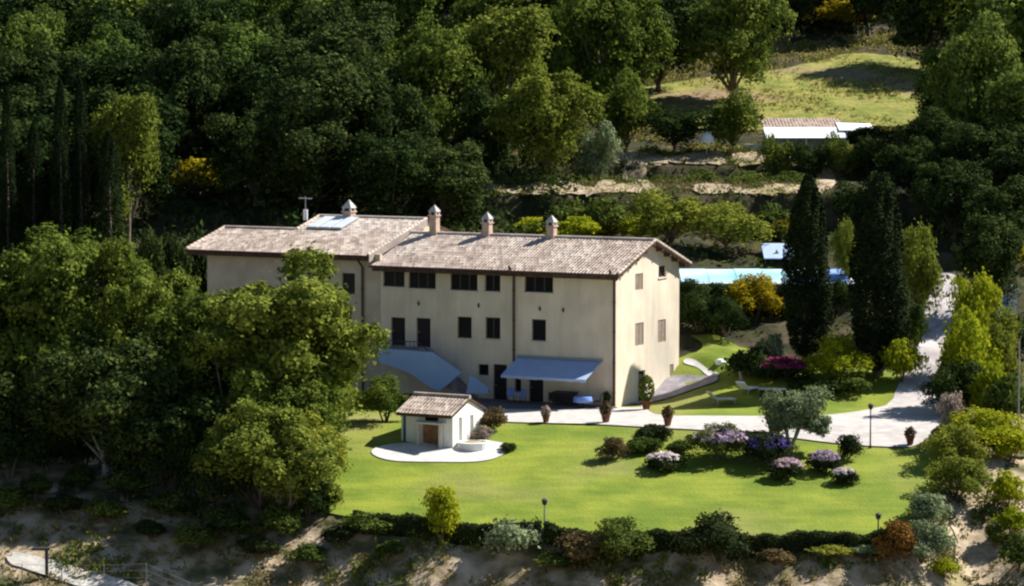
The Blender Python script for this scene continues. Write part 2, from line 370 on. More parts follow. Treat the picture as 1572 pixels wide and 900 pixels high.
sheet('meadow', [(at(a_, 300, b_).x, b_) for a_, b_ in ((975, 290), (980, 277), (1100, 273), (1250, 274), (1400, 276), (1430, 290), (1420, 304), (1310, 309), (1190, 301), (1100, 298))], .22, M['meadow'], 1.2, .25)
def strip(pxs, y0, w):
    a = [at(px, 300, y0(px)) for px in pxs]
    return [(p.x, p.y) for p in a] + [(p.x, p.y + w * (0.65 + .35 * math.sin(i * 2.3))) for i, p in reversed(list(enumerate(a)))]
sheet('dirt_terrace', strip([700, 740, 780, 830, 880, 930, 985, 1010], lambda p: 236.9, 4.2), .16, M['dirt'], .6, .3)
sheet('dirt_terrace', strip([1070, 1110, 1150, 1190, 1240], lambda p: 236.9, 3.4), .16, M['dirt'], .6, .3)
sheet('dirt_terrace', strip([790, 830, 862], lambda p: 241.5, 3.0), .16, M['dirt'], .6, .2)
sheet('dirt_terrace', strip([944, 980, 1030, 1080, 1112], lambda p: 251.9, 5.0), .16, M['dirt'], .6, .35)
sheet('dirt_terrace', strip([1132, 1170, 1200, 1232], lambda p: 251.9, 4.4), .16, M['dirt'], .6, .35)
sheet('dirt_slope', hits([(935, 292), (985, 276), (1012, 256), (990, 252), (950, 268), (915, 286)], 225), .14, M['dirt'], .6, .3)
sheet('dirt_slope', hits([(1250, 262), (1292, 258), (1280, 285), (1240, 296)], 225), .14, M['dirt'], .6, .2)
sheet('dry_slope', hits([(1468, 860), (1462, 800), (1490, 740), (1520, 700), (1545, 715), (1540, 760), (1528, 800), (1540, 860), (1535, 905), (1440, 905), (1410, 890)]), .06, M['dirt'], .7, .2)

# ------------------------------------------------------------------ foliage
def leaf_mesh(name, pts, nrm, size, m, seed=0, aspect=0.7, jit=0.65):
    rs = np.random.RandomState(seed); N = len(pts)
    n = nrm + rs.normal(0, jit, (N, 3)); n /= np.linalg.norm(n, axis=1)[:, None] + 1e-9
    r = rs.normal(0, 1, (N, 3)); t = np.cross(n, r); t /= np.linalg.norm(t, axis=1)[:, None] + 1e-9
    b = np.cross(n, t); s = (size * rs.uniform(.45, 1.55, N))[:, None] if np.isscalar(size) else size[:, None]
    fold = n * s * 0.25
    v = np.stack([pts - t * s + fold, pts - b * s * aspect, pts + t * s + fold, pts + b * s * aspect], 1).reshape(-1, 3)
    q = np.arange(4 * N).reshape(N, 4)
    me = bpy.data.meshes.new(name); quads(me, v, q); me.materials.append(m)
    return me
def unit(rs, n):
    d = rs.normal(0, 1, (n, 3)); return d / np.linalg.norm(d, axis=1)[:, None]
def crown_points(seed, rx, ry, rz, cz, nl, n, lobe=0.34, flat=0.0, low=-.75):
    """leaf clumps (lobes) around an uneven crown; returns points, normals, lobe centres"""
    rs = np.random.RandomState(seed); R = np.array([rx, ry, rz])
    c = []
    while len(c) < nl:
        d = unit(rs, 1)[0]
        if d[2] < low: continue
        p = d * rs.uniform(.40, .92)
        if all(np.linalg.norm(p - o) > lobe * .55 for o in c): c.append(p)
        elif rs.rand() < .04: c.append(p)
    c = np.array(c); lr = lobe * rs.uniform(.5, 1.45, nl)
    k = rs.choice(nl, n, p=lr ** 2 / (lr ** 2).sum())
    d = unit(rs, n); d[:, 2] = np.where((d[:, 2] < -.2) & (rs.rand(n) < .6), -d[:, 2], d[:, 2])
    rad = 1 - rs.rand(n) ** 1.6 * .45
    # sub-clumps roughen every lobe
    ph = rs.uniform(0, 6.28, (nl, 3))
    wob = 1 + .16 * np.sin(d[:, 0] * 6 + ph[k, 0]) * np.sin(d[:, 1] * 6 + ph[k, 1]) + .12 * np.sin(d[:, 2] * 9 + ph[k, 2])
    p = c[k] + d * (lr[k] * rad * wob)[:, None]
    nn = d * .8 + c[k] * .5
    # inner fill so that the crown has body
    m = int(n * .07); di = unit(rs, m) * (rs.uniform(.15, .6, m) ** .7)[:, None]
    di[:, 2] = np.maximum(di[:, 2], low * .7)
    p = np.concatenate([p, di]); nn = np.concatenate([nn, unit(rs, m)])
    # stray sprays beyond the outline
    m2 = int(n * .08); ds = unit(rs, m2); kk = rs.choice(nl, m2); ps = c[kk] + ds * (lr[kk] * rs.uniform(1.0, 1.4, m2))[:, None]
    p = np.concatenate([p, ps]); nn = np.concatenate([nn, ds])
    P = p * R; P[:, 2] += cz
    C = c * R; C[:, 2] += cz
    return P, nn, C, lr * R.mean()
def tree_meshes(seed, height, width, nleaf, leaf, trunk_r, kind='oak', nl=26, trunkfrac=.22, lobe=.34, low=-.93):
    rnd = random.Random(seed)
    rz = height * (1 - trunkfrac) / 2 * .98; cz = height - rz
    P, N, C, LR = crown_points(seed, width / 2, width / 2, rz, cz, nl, nleaf, lobe, low=low)
    crown = leaf_mesh('crown', P, N, leaf, M['oak'], seed, .7, .6)
    b = MB(); lean = Vector((rnd.uniform(-.05, .05), rnd.uniform(-.05, .05), 1)) * height
    fork = Vector((0, 0, height * trunkfrac * 1.2)) + Vector((lean.x, lean.y, 0)) * .3
    b.tube([(0, 0, -.6), (0, 0, 0), fork * .5, fork, Vector((lean.x * .5, lean.y * .5, height * .55))], [trunk_r * 1.5, trunk_r * 1.2, trunk_r * .95, trunk_r * .85, trunk_r * .4], 8)
    for c in C[:14]:
        c = Vector(c); mid = fork.lerp(c, .5) + Vector((rnd.uniform(-.4, .4), rnd.uniform(-.4, .4), rnd.uniform(-.2, .6)))
        b.tube([fork * .95, mid, c], [trunk_r * .5, trunk_r * .32, trunk_r * .1], 5)
    return crown, b.mesh('trunk', M['bark'], True)

PROTO = {}
for i, (h, w, n, lf, nl, tf, lb) in enumerate([(12, 9.5, 17000, .16, 34, .07, .27), (12, 8.5, 16000, .16, 28, .10, .30), (12, 10.5, 18000, .16, 42, .06, .25), (12, 7.5, 14000, .155, 26, .08, .29)]):
    PROTO['oak%d' % i] = (*tree_meshes(100 + i, h, w, n, lf, .28, nl=nl, trunkfrac=tf, lobe=lb), h, w)
PROTO['big0'] = (*tree_meshes(41, 15, 14, 44000, .155, .36, nl=46, trunkfrac=.05, lobe=.20, low=-.92), 15, 14)
PROTO['big1'] = (*tree_meshes(47, 15, 13, 40000, .155, .34, nl=40, trunkfrac=.07, lobe=.21, low=-.88), 15, 13)
PROTO['low0'] = (*tree_meshes(63, 8, 8, 15000, .13, .18, nl=30, trunkfrac=.0, lobe=.27, low=-.6), 8, 8)
PROTO['small0'] = (*tree_meshes(61, 6, 5, 7000, .12, .12, nl=18, trunkfrac=.08, lobe=.38), 6, 5)
PROTO['small1'] = (*tree_meshes(62, 6, 4.4, 6500, .12, .12, nl=14, trunkfrac=.14, lobe=.42), 6, 4.4)

def place(name, proto, loc, h, w, m, label, cat='tree', group=None, rz=0.0, trunkmat=None):
    cr, tr, ph_, pw = PROTO[proto]
    t = empty(name, loc, rz, label, cat, group)
    t.scale = (w / pw, w / pw, h / ph_)
    c = link_mesh('crown', cr, t); setmat(c, m)
    k = link_mesh('trunk', tr, t)
    if trunkmat: setmat(k, trunkmat)
    return t
rng = random.Random(5)
ID = [0]
def tree(px, Y, top=None, h=None, wpx=150, proto=None, m='oak', label='', name='oak_tree', group=None, trunkmat=None, cat='tree'):
    ID[0] += 1
    g = at(px, 300, Y); z = Tz(g.x, Y)
    if h is None: h = at(px, top, Y).z - z
    if proto is None: proto = 'oak%d' % rng.randrange(4)
    return place(name, proto, (g.x, Y, z - .05), h, wpx / ppm(Y), M[m], label, cat, group, rng.uniform(0, 6.28), trunkmat and M[trunkmat])

# cypress
def cypress_mesh(seed, n=26000):
    rs = np.random.RandomState(seed); t = rs.rand(n) ** .85
    prof = np.interp(t, [0, .06, .22, .5, .75, .92, 1], [.30, .72, 1.0, .96, .74, .42, .10])
    a = rs.uniform(0, 6.283, n); rr = prof * (1 - rs.rand(n) ** 2 * .4) * (1 + .13 * np.sin(a * 3 + t * 9) + .09 * np.sin(a * 7 - t * 21))
    P = np.stack([np.cos(a) * rr, np.sin(a) * rr, t * 10 + .5 + rs.normal(0, .1, n)], 1)
    N = np.stack([np.cos(a), np.sin(a), np.full(n, .5)], 1)
    cr = leaf_mesh('crown', P, N, .078, M['cyp'], seed, .45, .75)
    b = MB(); b.tube([(0, 0, -.5), (0, 0, 1), (0, 0, 7)], [.24, .2, .06], 8)
    return cr, b.mesh('trunk', M['bark'], True), 10.5, 2.0
PROTO['cyp0'] = cypress_mesh(5); PROTO['cyp1'] = cypress_mesh(9, 9000)

# bushes
def bush_mesh(seed, n, nl, lobe, leaf, zs=.8, m='shrub'):
    P, N, C, LR = crown_points(seed, .5, .5, .5 * zs, .42 * zs, nl, n, lobe, low=-.35)
    P[:, 2] = np.maximum(P[:, 2], .01)
    return leaf_mesh('foliage', P, N, leaf, M[m], seed, .7)
BUSH = {'a': bush_mesh(3, 2600, 12, .46, .040), 'b': bush_mesh(4, 2600, 16, .40, .038), 'c': bush_mesh(5, 3000, 9, .52, .036, 1.0), 'big': bush_mesh(6, 7000, 26, .34, .022, .95)}
def blossom_mesh(seed, n=700):
    rs = np.random.RandomState(seed); d = unit(rs, n); d[:, 2] = np.abs(d[:, 2]) * .9 + .1
    k = np.sin(d[:, 0] * 7 + seed) * np.sin(d[:, 1] * 8) + .6 * rs.rand(n)
    d = d[(k > -.1) & (d[:, 2] > .42)]; P = d * np.array([.5, .5, .42]) * rs.uniform(.95, 1.12, len(d))[:, None]; P[:, 2] += .38
    return leaf_mesh('blossom', P, d, .05, M['pink'], seed, .9)
BLOS = [blossom_mesh(1), blossom_mesh(2)]
def woody(seed=0):
    b = MB(); rnd = random.Random(seed)
    for i in range(6):
        a = rnd.uniform(0, 6.28); b.tube([(0, 0, -.08), (math.cos(a) * .12, math.sin(a) * .12, .25), (math.cos(a) * .26, math.sin(a) * .26, .52)], [.02, .014, .006], 5)
    return b.mesh('stem', M['bark'])
STEM = woody()
def bush(px, pyb, wpx, hpx, kind, m, label, name='shrub', blos=None, group=None, loc=None, cat='shrub', thin=1.0):
    p = hit(px, pyb) if loc is None else Vector(loc)
    s = ppm(p.y); w = wpx / s * 1.15; h = hpx / s * 1.15
    t = empty(name, (p.x, p.y + w * .25, Tz(p.x, p.y + w * .25)), rng.uniform(0, 6.28), label, cat, group); t.scale = (w, w * thin, h / .88)
    f = link_mesh('foliage', BUSH[kind], t); setmat(f, M[m])
    link_mesh('stem', STEM, t)
    if blos: b = link_mesh('blossom', BLOS[ID[0] % 2], t); ID[0] += 1; setmat(b, M[blos])
    return t

# ------------------------------------------------------------------ the wood behind the house
ordn = ['first', 'second', 'third', 'fourth', 'fifth', 'sixth', 'seventh', 'eighth', 'ninth', 'tenth', 'eleventh', 'twelfth', 'thirteenth', 'fourteenth', 'fifteenth', 'sixteenth', 'seventeenth', 'eighteenth', 'nineteenth', 'twentieth']
def row(Y, x0, x1, step, h, w, m, what, group, jit=.3, jy=3):
    n = 0; x = x0
    while x <= x1:
        mm = m if isinstance(m, str) else rng.choice(m)
        if Y < 250 and 235 < x < 385: x += step; continue
        tree(x + rng.uniform(-jit, jit) * step, Y + rng.uniform(-jy, jy), h=rng.uniform(*h), wpx=rng.uniform(*w) * ppm(Y), m=mm,
             label='%s, %s from the left' % (what, ordn[min(n, 19)]), group=group)
        x += step; n += 1
# left block, dark flank
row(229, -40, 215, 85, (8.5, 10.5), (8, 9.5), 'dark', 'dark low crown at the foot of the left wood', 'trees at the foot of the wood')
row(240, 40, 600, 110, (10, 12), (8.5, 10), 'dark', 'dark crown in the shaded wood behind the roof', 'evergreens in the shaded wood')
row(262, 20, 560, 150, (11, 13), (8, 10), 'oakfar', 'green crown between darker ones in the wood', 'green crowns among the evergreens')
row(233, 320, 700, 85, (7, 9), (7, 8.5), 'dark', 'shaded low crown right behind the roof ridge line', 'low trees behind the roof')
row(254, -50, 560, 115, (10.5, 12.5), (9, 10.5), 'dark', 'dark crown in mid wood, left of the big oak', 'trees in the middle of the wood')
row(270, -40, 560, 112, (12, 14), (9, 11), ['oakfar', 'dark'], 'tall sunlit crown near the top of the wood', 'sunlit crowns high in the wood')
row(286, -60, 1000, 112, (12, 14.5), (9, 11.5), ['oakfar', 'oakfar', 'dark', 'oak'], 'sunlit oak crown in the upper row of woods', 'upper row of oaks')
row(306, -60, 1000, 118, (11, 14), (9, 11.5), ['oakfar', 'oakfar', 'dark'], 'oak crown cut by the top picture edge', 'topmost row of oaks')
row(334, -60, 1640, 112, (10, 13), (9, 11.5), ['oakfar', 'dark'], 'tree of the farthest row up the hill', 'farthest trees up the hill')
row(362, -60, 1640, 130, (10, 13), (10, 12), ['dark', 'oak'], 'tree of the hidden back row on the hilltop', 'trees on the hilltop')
row(246, 1650, 1800, 110, (10, 12), (8, 10), 'oak', 'oak beyond the right picture edge', 'oaks beyond the right edge')
row(280, 1660, 1800, 120, (11, 13), (9, 11), 'oakfar', 'higher oak beyond the right picture edge', 'oaks beyond the right edge')
# named crowns
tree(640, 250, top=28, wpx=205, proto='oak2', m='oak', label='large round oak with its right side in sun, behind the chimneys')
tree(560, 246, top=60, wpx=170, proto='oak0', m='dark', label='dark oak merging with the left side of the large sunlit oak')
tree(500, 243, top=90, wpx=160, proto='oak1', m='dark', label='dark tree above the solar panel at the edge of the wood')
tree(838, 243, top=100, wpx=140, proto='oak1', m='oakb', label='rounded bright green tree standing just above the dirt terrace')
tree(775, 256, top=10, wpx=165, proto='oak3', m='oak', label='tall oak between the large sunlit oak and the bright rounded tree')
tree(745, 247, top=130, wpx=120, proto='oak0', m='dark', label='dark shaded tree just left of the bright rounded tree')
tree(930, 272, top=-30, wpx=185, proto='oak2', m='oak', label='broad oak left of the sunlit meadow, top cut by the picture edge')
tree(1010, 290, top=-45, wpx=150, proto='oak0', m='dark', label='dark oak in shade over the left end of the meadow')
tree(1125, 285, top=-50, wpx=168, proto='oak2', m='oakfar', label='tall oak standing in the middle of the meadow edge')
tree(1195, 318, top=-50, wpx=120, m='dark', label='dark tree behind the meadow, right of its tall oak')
tree(962, 258, top=112, wpx=95, proto='small0', m='oak', label='small dark tree at the lower left corner of the meadow')
tree(1035, 256, top=165, wpx=90, proto='small1', m='dark', label='low dark tree left of the white parasol on the upper terrace', name='young_tree')
tree(1125, 257, top=140, wpx=85, proto='small0', m='oak', label='small green tree between the white parasol and the white shed', name='young_tree')
tree(915, 250, top=190, wpx=60, proto='small0', m='olive', label='small grey-green tree on the upper terrace beside the bright rounded tree', name='young_tree')
tree(195, 226, top=145, wpx=115, proto='oak3', m='oakb', label='sunlit pale green tree among the dark cypresses at left')
for px_, Y_, w_, l_ in ((1245, 326, 130, 'dark tree in the shade behind the left part of the meadow'), (1330, 318, 130, 'dark tree in the shade behind the right part of the meadow'), (1425, 302, 130, 'dark tree at the upper right corner of the meadow'), (1375, 330, 140, 'dark tree at the top edge above the right end of the meadow')):
    tree(px_, Y_, h=12, wpx=w_, m='dark', label=l_)
for i, (px, top, w) in enumerate([(1195, 208, 50), (1240, 214, 60), (1285, 206, 55), (1335, 204, 50)]):
    tree(px, 250.5, top=top, wpx=w, proto='small%d' % (i % 2), m=['oak', 'dark'][i % 2], name='young_tree', label=['green sapling before the left end of the long white shed', 'dark sapling before the middle of the long white shed', 'green sapling before the right half of the white shed', 'dark sapling below the lean-to of the white shed'][i])
# right block
for i, (px, Y, top, w, m, lab) in enumerate([
    (1560, 262, -60, 190, 'oakfar', 'huge sunlit oak at the top right corner'),
    (1500, 250, 20, 160, 'oakfar', 'broad sunlit oak right of the meadow'),
    (1455, 262, 60, 110, 'oakfar', 'slim oak at the right end of the meadow'),
    (1575, 240, 110, 150, 'oakfar', 'oak at the right edge below the huge one'),
    (1430, 244, 165, 130, 'dark', 'dark tree to the right of the white shed'),
    (1510, 236, 180, 150, 'dark', 'dark tree below the broad sunlit oak at right'),
    (1400, 236, 210, 110, 'dark', 'dark tree directly behind the tall cypress'),
    (1465, 228, 240, 130, 'dark', 'shaded tree above the top bend of the road'),
    (1545, 224, 270, 140, 'dark', 'shaded tree above the white gate pillar'),
    (1330, 262, 190, 100, 'dark', 'low dark tree in front of the white shed'),
    (1600, 232, 200, 150, 'dark', 'dark tree cut by the right picture edge'),
    (1600, 275, -40, 190, 'oak', 'oak crown cut by the top right corner of the picture'),
    (1500, 300, -60, 170, 'oak', 'oak crown behind the broad sunlit oak at right')]):
    tree(px, Y, top=top, wpx=w, m=m, label=lab)
tree(1322, 232, top=268, wpx=90, proto='small0', m='dark', label='dark small tree between the tops of the two cypresses', name='young_tree')
tree(1030, 225, top=292, wpx=112, proto='small0', m='oakb', label='bright green round tree behind the right end of the main roof', name='orchard_tree')
tree(1112, 224, top=306, wpx=116, proto='small1', m='oakb', label='dark green round tree over the left end of the pool', name='orchard_tree')
tree(1412, 206, top=335, wpx=62, proto='small1', m='oakb', label='slender pale green tree rising behind the tall cypress', name='young_tree')
tree(1300, 213, top=330, wpx=40, proto='small1', m='oakb', label='thin green tree seen in the gap between the cypresses', name='young_tree')
# cypresses
def cyp(px, Y, top, wpx, label, proto='cyp0', pyb=None):
    g = at(px, 300, Y); z = Tz(g.x, Y); h = at(px, top, Y).z - z
    place('cypress_tree', proto, (g.x, Y, z), h, wpx / ppm(Y), M['cyp'], label, 'tree', 'cypresses')
cyp(1240, 198, 272, 70, 'dark cypress in front of the pool, left of the tallest one')
cyp(1350, 195.5, 272, 84, 'tallest and widest dark cypress beside the road')
cyp(12, 222, 138, 26, 'thin dark cypress at the left picture edge', 'cyp1')
cyp(94, 222, 124, 30, 'tall thin cypress, left one of the pair among the wood', 'cyp1')
cyp(124, 223, 122, 30, 'tall thin cypress, right one of the pair among the wood', 'cyp1')
cyp(168, 219, 203, 44, 'shorter dark cypress in front of the pale sunlit tree', 'cyp1')
cyp(52, 224, 190, 30, 'shorter thin cypress between the left edge and the pair', 'cyp1')

# brooms and shrubs up the hill
def hbush(px, Y, top, wpx, m, label, kind='b', name='broom_bush', cat='shrub', thin=1.0, h=None, blos=None):
    if Y is None:
        for Y in np.arange(200, 330, .5):
            g = at(px, top, Y)
            if Tz(g.x, Y) + h >= g.z: break
    g = at(px, 300, Y); z = Tz(g.x, Y); hh = h if h is not None else at(px, top, Y).z - z
    t = empty(name, (g.x, Y, z - .05), rng.uniform(0, 6.28) if thin == 1 else 0, label, cat); w = wpx / ppm(Y); t.scale = (w, w * thin, hh / .88)
    f = link_mesh('foliage', BUSH[kind], t); setmat(f, M[m]); link_mesh('stem', STEM, t)
    if blos: b = link_mesh('blossom', BLOS[0], t); setmat(b, M[blos])
    return t
hbush(305, None, 246, 92, h=3.2, m='broom', label= 'golden yellow broom bush at the dark foot of the wood at left')
hbush(378, None, 203, 44, h=1.6, m='broom', label= 'small dull yellow broom in the shaded wood above the first one')
hbush(1290, 322, 0, 90, 'broom', 'dull yellow broom in the shade above the meadow')
hbush(1405, 316, 26, 55, 'broom', 'small orange broom under the trees at the right end of the meadow')
hbush(1552, None, 372, 70, h=2.2, m='broom', label= 'dull yellow broom in the shade above the gate pillar')
hbush(820, None, 335, 60, h=2.0, m='lime', label= 'lime green bush peeping over the ridge beside the right chimney', name='lime_bush')
hbush(885, None, 333, 70, h=2.0, m='lime', label= 'lime green bush over the ridge, right of the right chimney', name='lime_bush')
hbush(935, None, 332, 75, h=2.0, m='broom', label= 'yellow flowering bush over the ridge behind the roof')
hbush(980, None, 330, 60, h=2.0, m='lime', label= 'lime bush next to the yellow one behind the roof end', name='lime_bush')
hbush(1188, None, 328, 90, h=2.0, m='broom', label= 'yellow broom above the pool, left of the cypress')
hbush(1262, 262, 240, 40, 'lime', 'small lime bush on the upper dirt slope above the cypress', name='lime_bush')
for i, (px, top, w) in enumerate([(870, 305, 70), (930, 302, 80), (1185, 312, 60)]):
    hbush(px, 229, top, w, 'shrub', ['green shrub under the lower dirt terrace, left one', 'green shrub under the middle of the lower dirt terrace', 'green shrub at the right end of the lower dirt terrace'][i], name='shrub')
for i, (px, top, w) in enumerate([(1150, 262, 60), (1080, 258, 50), (1215, 262, 55), (930, 218, 50)]):
    hbush(px, 243 if i < 3 else 257, top, w, 'shrub', ['olive green shrub between the two dirt terraces, middle', 'olive green shrub between the two dirt terraces, left', 'olive green shrub between the two dirt terraces, right', 'rounded green shrub at the left end of the upper terrace'][i], name='shrub')
hbush(1160, 209, 425, 80, h=3.2, m='broom', kind='big', label='large golden broom below the pool, beside the dark cypress')
hbush(1115, 205, 458, 70, 'dark', 'dark shrub behind the gable at the pool wall', 'big', name='shrub')
hbush(1075, 206, 450, 70, 'dark', 'dark shrub touching the rear corner of the house', 'big', name='shrub')
hbush(1180, 196.5, 497, 42, 'olive', 'pale grey-green round shrub left of the front cypress', 'a', name='shrub')
hbush(1205, 194.5, 545, 78, 'dark', 'crimson flowering shrub in the shade below the cypress', 'a', name='flowering_shrub', blos='magenta')
hbush(1285, 194, 518, 92, 'lime', 'yellow-green shrub between the two big cypress trunks', 'big', name='shrub')
hbush(1385, 194, 520, 60, 'lime', 'yellow-green shrub between the tallest cypress and the road', 'b', name='shrub')
hbush(1408, 200, 480, 34, 'shrub', 'narrow green shrub at the road edge behind the tallest cypress', 'c', name='shrub')
hbush(1250, 192, 575, 70, 'dark', 'low dark shrub at the edge of the upper lawn', 'a', name='shrub')
hbush(1310, 192.5, 570, 60, 'shrub', 'low green shrub in front of the tallest cypress', 'a', name='shrub')
hbush(1150, 195.5, 520, 60, 'dark', 'low dark shrub on the slope right of the gable lawn', 'a', name='shrub')
tree(1520, 210, top=330, wpx=110, proto='oak3', m='dark', label='dark tree shading the top of the road')
for i, (px, w) in enumerate(((1062, 60), (1100, 62), (1140, 60), (1208, 50), (1292, 50))):
    hbush(px, 209.6, 430, w, 'dark', 'dark shrub against the pool retaining wall, %s from the left' % ordn[i], 'big', name='shrub', h=2.5)
# right side of the road
tree(1500, 196, top=412, wpx=62, proto='small1', m='lime', label='bright yellow-green narrow tree beside the top of the road', name='garden_tree')
tree(1486, 188, top=478, wpx=105, proto='small0', m='lime', label='bright yellow-green bushy tree overhanging the road', name='garden_tree')
tree(1540, 192, top=480, wpx=70, proto='small0', m='oakb', label='softer green tree right of the bright yellow-green ones', name='garden_tree')
hbush(1480, 184.5, 560, 100, 'dark', 'dark shaded shrub on the right verge of the road', 'big', name='shrub')
hbush(1525, 183, 555, 60, 'lime', 'lime shrub on the bank right of the road', 'b', name='shrub')
hbush(1550, 181, 575, 70, 'shrub', 'grey-green shrub by the thin lamp post at the right edge', 'b', name='shrub')
hbush(1540, 200, 470, 90, 'hedge', 'dark clipped hedge below the gate pillar', 'a', name='hedge', cat='hedge')
hbush(1464, 177, 618, 42, 'dusty', 'dusty pink bush at the right corner of the drive', 'c', name='shrub')
hbush(1515, 176, 630, 115, 'lime', 'wide yellow flowering bush right of the drive', 'big', name='shrub')
hbush(1560, 175, 655, 70, 'lime', 'yellow-green bush at the right edge beyond the drive', 'b', name='shrub')
hbush(1475, 173, 655, 86, 'oakb', 'large round green bush at the right end of the lawn, upper one', 'big', name='shrub')
hbush(1475, 168, 705, 92, 'oakb', 'large round green bush at the right end of the lawn, middle one', 'big', name='shrub')
hbush(1432, 164, 766, 66, 'olive', 'pale round bush at the lawn corner above the grey-green one', 'c', name='shrub')
hbush(1420, 160.5, 803, 84, 'olive', 'grey-green round bush at the right end of the long hedge', 'big', name='shrub')
bush(1448, 680, 34, 28, 'a', 'brownleaf', 'small reddish bush beside the drive pot', 'shrub')
bush(1548, 785, 44, 50, 'b', 'lime', 'upper lime bush on the dry slope at right')
bush(1556, 830, 40, 40, 'b', 'lime', 'middle lime bush on the dry slope at the right edge')
bush(1527, 850, 26, 38, 'b', 'shrub', 'small dark green bush on the dry slope at right')
bush(1565, 890, 50, 50, 'b', 'shrub', 'green bush in the lower right corner')
bush(1449, 898, 38, 28, 'b', 'lime', 'small bright green bush at the bottom of the dry slope')

# bed on the lawn
for (px, pyb, w, h, k, m, bl, lab) in [
    (998, 681, 46, 26, 'a', 'hedge', None, 'dark green bush on the lawn nearest the paved terrace'),
    (940, 712, 38, 26, 'c', 'brownleaf', None, 'reddish brown bush, leftmost in the lawn bed'),
    (984, 700, 46, 24, 'a', 'shrub', None, 'mid green bush between the reddish brown one and the white topped one'),
    (1020, 727, 46, 26, 'a', 'hedge', 'white_fl', 'dark bush with a whitish flowering top on the lawn'),
    (1043, 702, 36, 20, 'b', 'shrub', None, 'flat green bush above the white topped one'),
    (1068, 682, 22, 14, 'a', 'hedge', None, 'tiny dark bush near the top of the lawn bed'),
    (1108, 715, 72, 48, 'big', 'shrub', 'lilac', 'large pale pink flowering bush in the lawn bed'),
    (1150, 681, 50, 15, 'a', 'hedge', None, 'flat dark bush on the lawn edge left of the olive tree'),
    (1182, 722, 60, 44, 'big', 'hedge', 'purple', 'violet blue flowering bush below the olive tree'),
    (1210, 740, 42, 30, 'a', 'hedge', 'pink', 'pink flowering bush at the front of the lawn bed'),
    (1267, 732, 40, 34, 'a', 'hedge', 'lilac', 'lilac flowering bush right of the pink one'),
    (1304, 710, 36, 28, 'c', 'hedge', None, 'dark cone shaped bush on the lawn near the lamp post'),
    (1297, 747, 32, 24, 'a', 'hedge', 'white_fl', 'small dark bush with pinkish tips at the right of the bed')]:
    bush(px, pyb, w, h, k, m, lab, 'flowering_shrub' if bl else 'shrub', bl)
# olive tree: two-part crown on a forked trunk
def olive():
    p = hit(1212, 697); s = ppm(p.y)
    t = empty('olive_tree', (p.x, p.y, p.z), 0, 'grey-green olive tree on the lawn in front of the drive', 'tree')
    pts = []; nr = []
    for i, (cx, cz, r, rz) in enumerate([(-.2, 3.1, 1.0, .85), (1.45, 3.0, .95, .8), (.5, 2.3, 1.1, .6), (.4, 3.3, .8, .6), (-.55, 2.1, .6, .5), (1.7, 1.9, .6, .5), (1.0, 2.4, .8, .6)]):
        P, N, C, L = crown_points(70 + i, r * 1.25, r * 1.15, rz * 1.3, cz, 12, 2300, .42); P[:, 0] += cx * 1.1 - .1; P[:, 2] -= .25; pts.append(P); nr.append(N)
    link_mesh('crown', leaf_mesh('crown', np.concatenate(pts), np.concatenate(nr), .075, M['olive'], 3), t)
    b = MB()
    b.tube([(0, 0, -.2), (0, 0, .4), (-.15, 0, 1.1), (-.3, 0, 2.6)], [.20, .15, .12, .05], 7)
    b.tube([(0, 0, .3), (.35, 0, 1.0), (.7, .1, 1.8), (1.3, 0, 2.8)], [.13, .11, .09, .04], 7)
    b.tube([(.3, 0, .9), (.5, .2, 1.6), (.5, .3, 2.6)], [.09, .07, .03], 6)
    b.build('trunk', M['palebark'], t, smooth=True)
olive()

# front hedge (pieces between the bushes) and the round bushes on the bank edge
def hedge(x0, x1, hgt, label, seed):
    n = int((x1 - x0) * 1100); rs = np.random.RandomState(seed)
    x = rs.uniform(x0, x1, n); F = np.interp(x, FX, FY) - .55
    side = rs.randint(0, 3, n); dy = np.where(side == 0, rs.normal(-.4, .06, n), np.where(side == 1, rs.uniform(-.4, .4, n), rs.normal(.4, .06, n)))
    hz = hgt * (1 + .05 * np.sin(x * 1.9) + .05 * np.sin(x * 4.1)); dz = np.where(side == 1, hz + rs.normal(0, .05, n), rs.uniform(.0, 1, n) * hz)
    y = F + dy; z = T(x, F) + dz - .25
    N = np.stack([np.zeros(n), np.where(side == 0, -1.0, np.where(side == 1, 0, 1.0)), np.where(side == 1, 1.0, .2)], 1)
    t = empty('hedge', (x0, float(np.interp(x0, FX, FY)) - .55, Tz(x0, float(np.interp(x0, FX, FY)) - .55)), 0, label, 'hedge', 'clipped hedges along the bank')
    P = np.stack([x, y, z], 1) - np.array(t.location)
    link_mesh('foliage', leaf_mesh('foliage', P, N, .085, M['hedge'], seed), t)
    b = MB()
    xx = np.arange(x0 + .4, x1 - .3, .8)
    for q in xx:
        f = float(np.interp(q, FX, FY)) - .55; z0 = Tz(q, f)
        b.tube([Vector((q, f, z0 - .3)) - t.location, Vector((q, f, z0 + hgt * .7)) - t.location], [.05, .03], 5)
    # opaque twiggy core
    pts = np.linspace(x0 + .15, x1 - .15, max(2, int((x1 - x0) / .8)))
    for a, c in zip(pts[:-1], pts[1:]):
        fa, fc = (float(np.interp(k, FX, FY)) - .55 for k in (a, c)); za, zc = Tz(a, fa) - .4, Tz(c, fc) - .4
        P8 = [(a, fa - .25, za), (c, fc - .25, zc), (c, fc + .25, zc), (a, fa + .25, za), (a, fa - .25, za + hgt), (c, fc - .25, zc + hgt), (c, fc + .25, zc + hgt), (a, fa + .25, za + hgt)]
        b.hexa([Vector(p) - t.location for p in P8])
    b.build('twigs', M['darkwood'], t)
hedge(-9.0, -3.9, 1.02, 'low dark hedge left of the bright conical bush on the bank', 1)
hedge(-3.6, 1.6, 1.02, 'low dark hedge right of the bright conical bush on the bank', 2)
hedge(1.8, 10.4, 1.02, 'low dark hedge between the brownish bush and the dark round bush', 3)
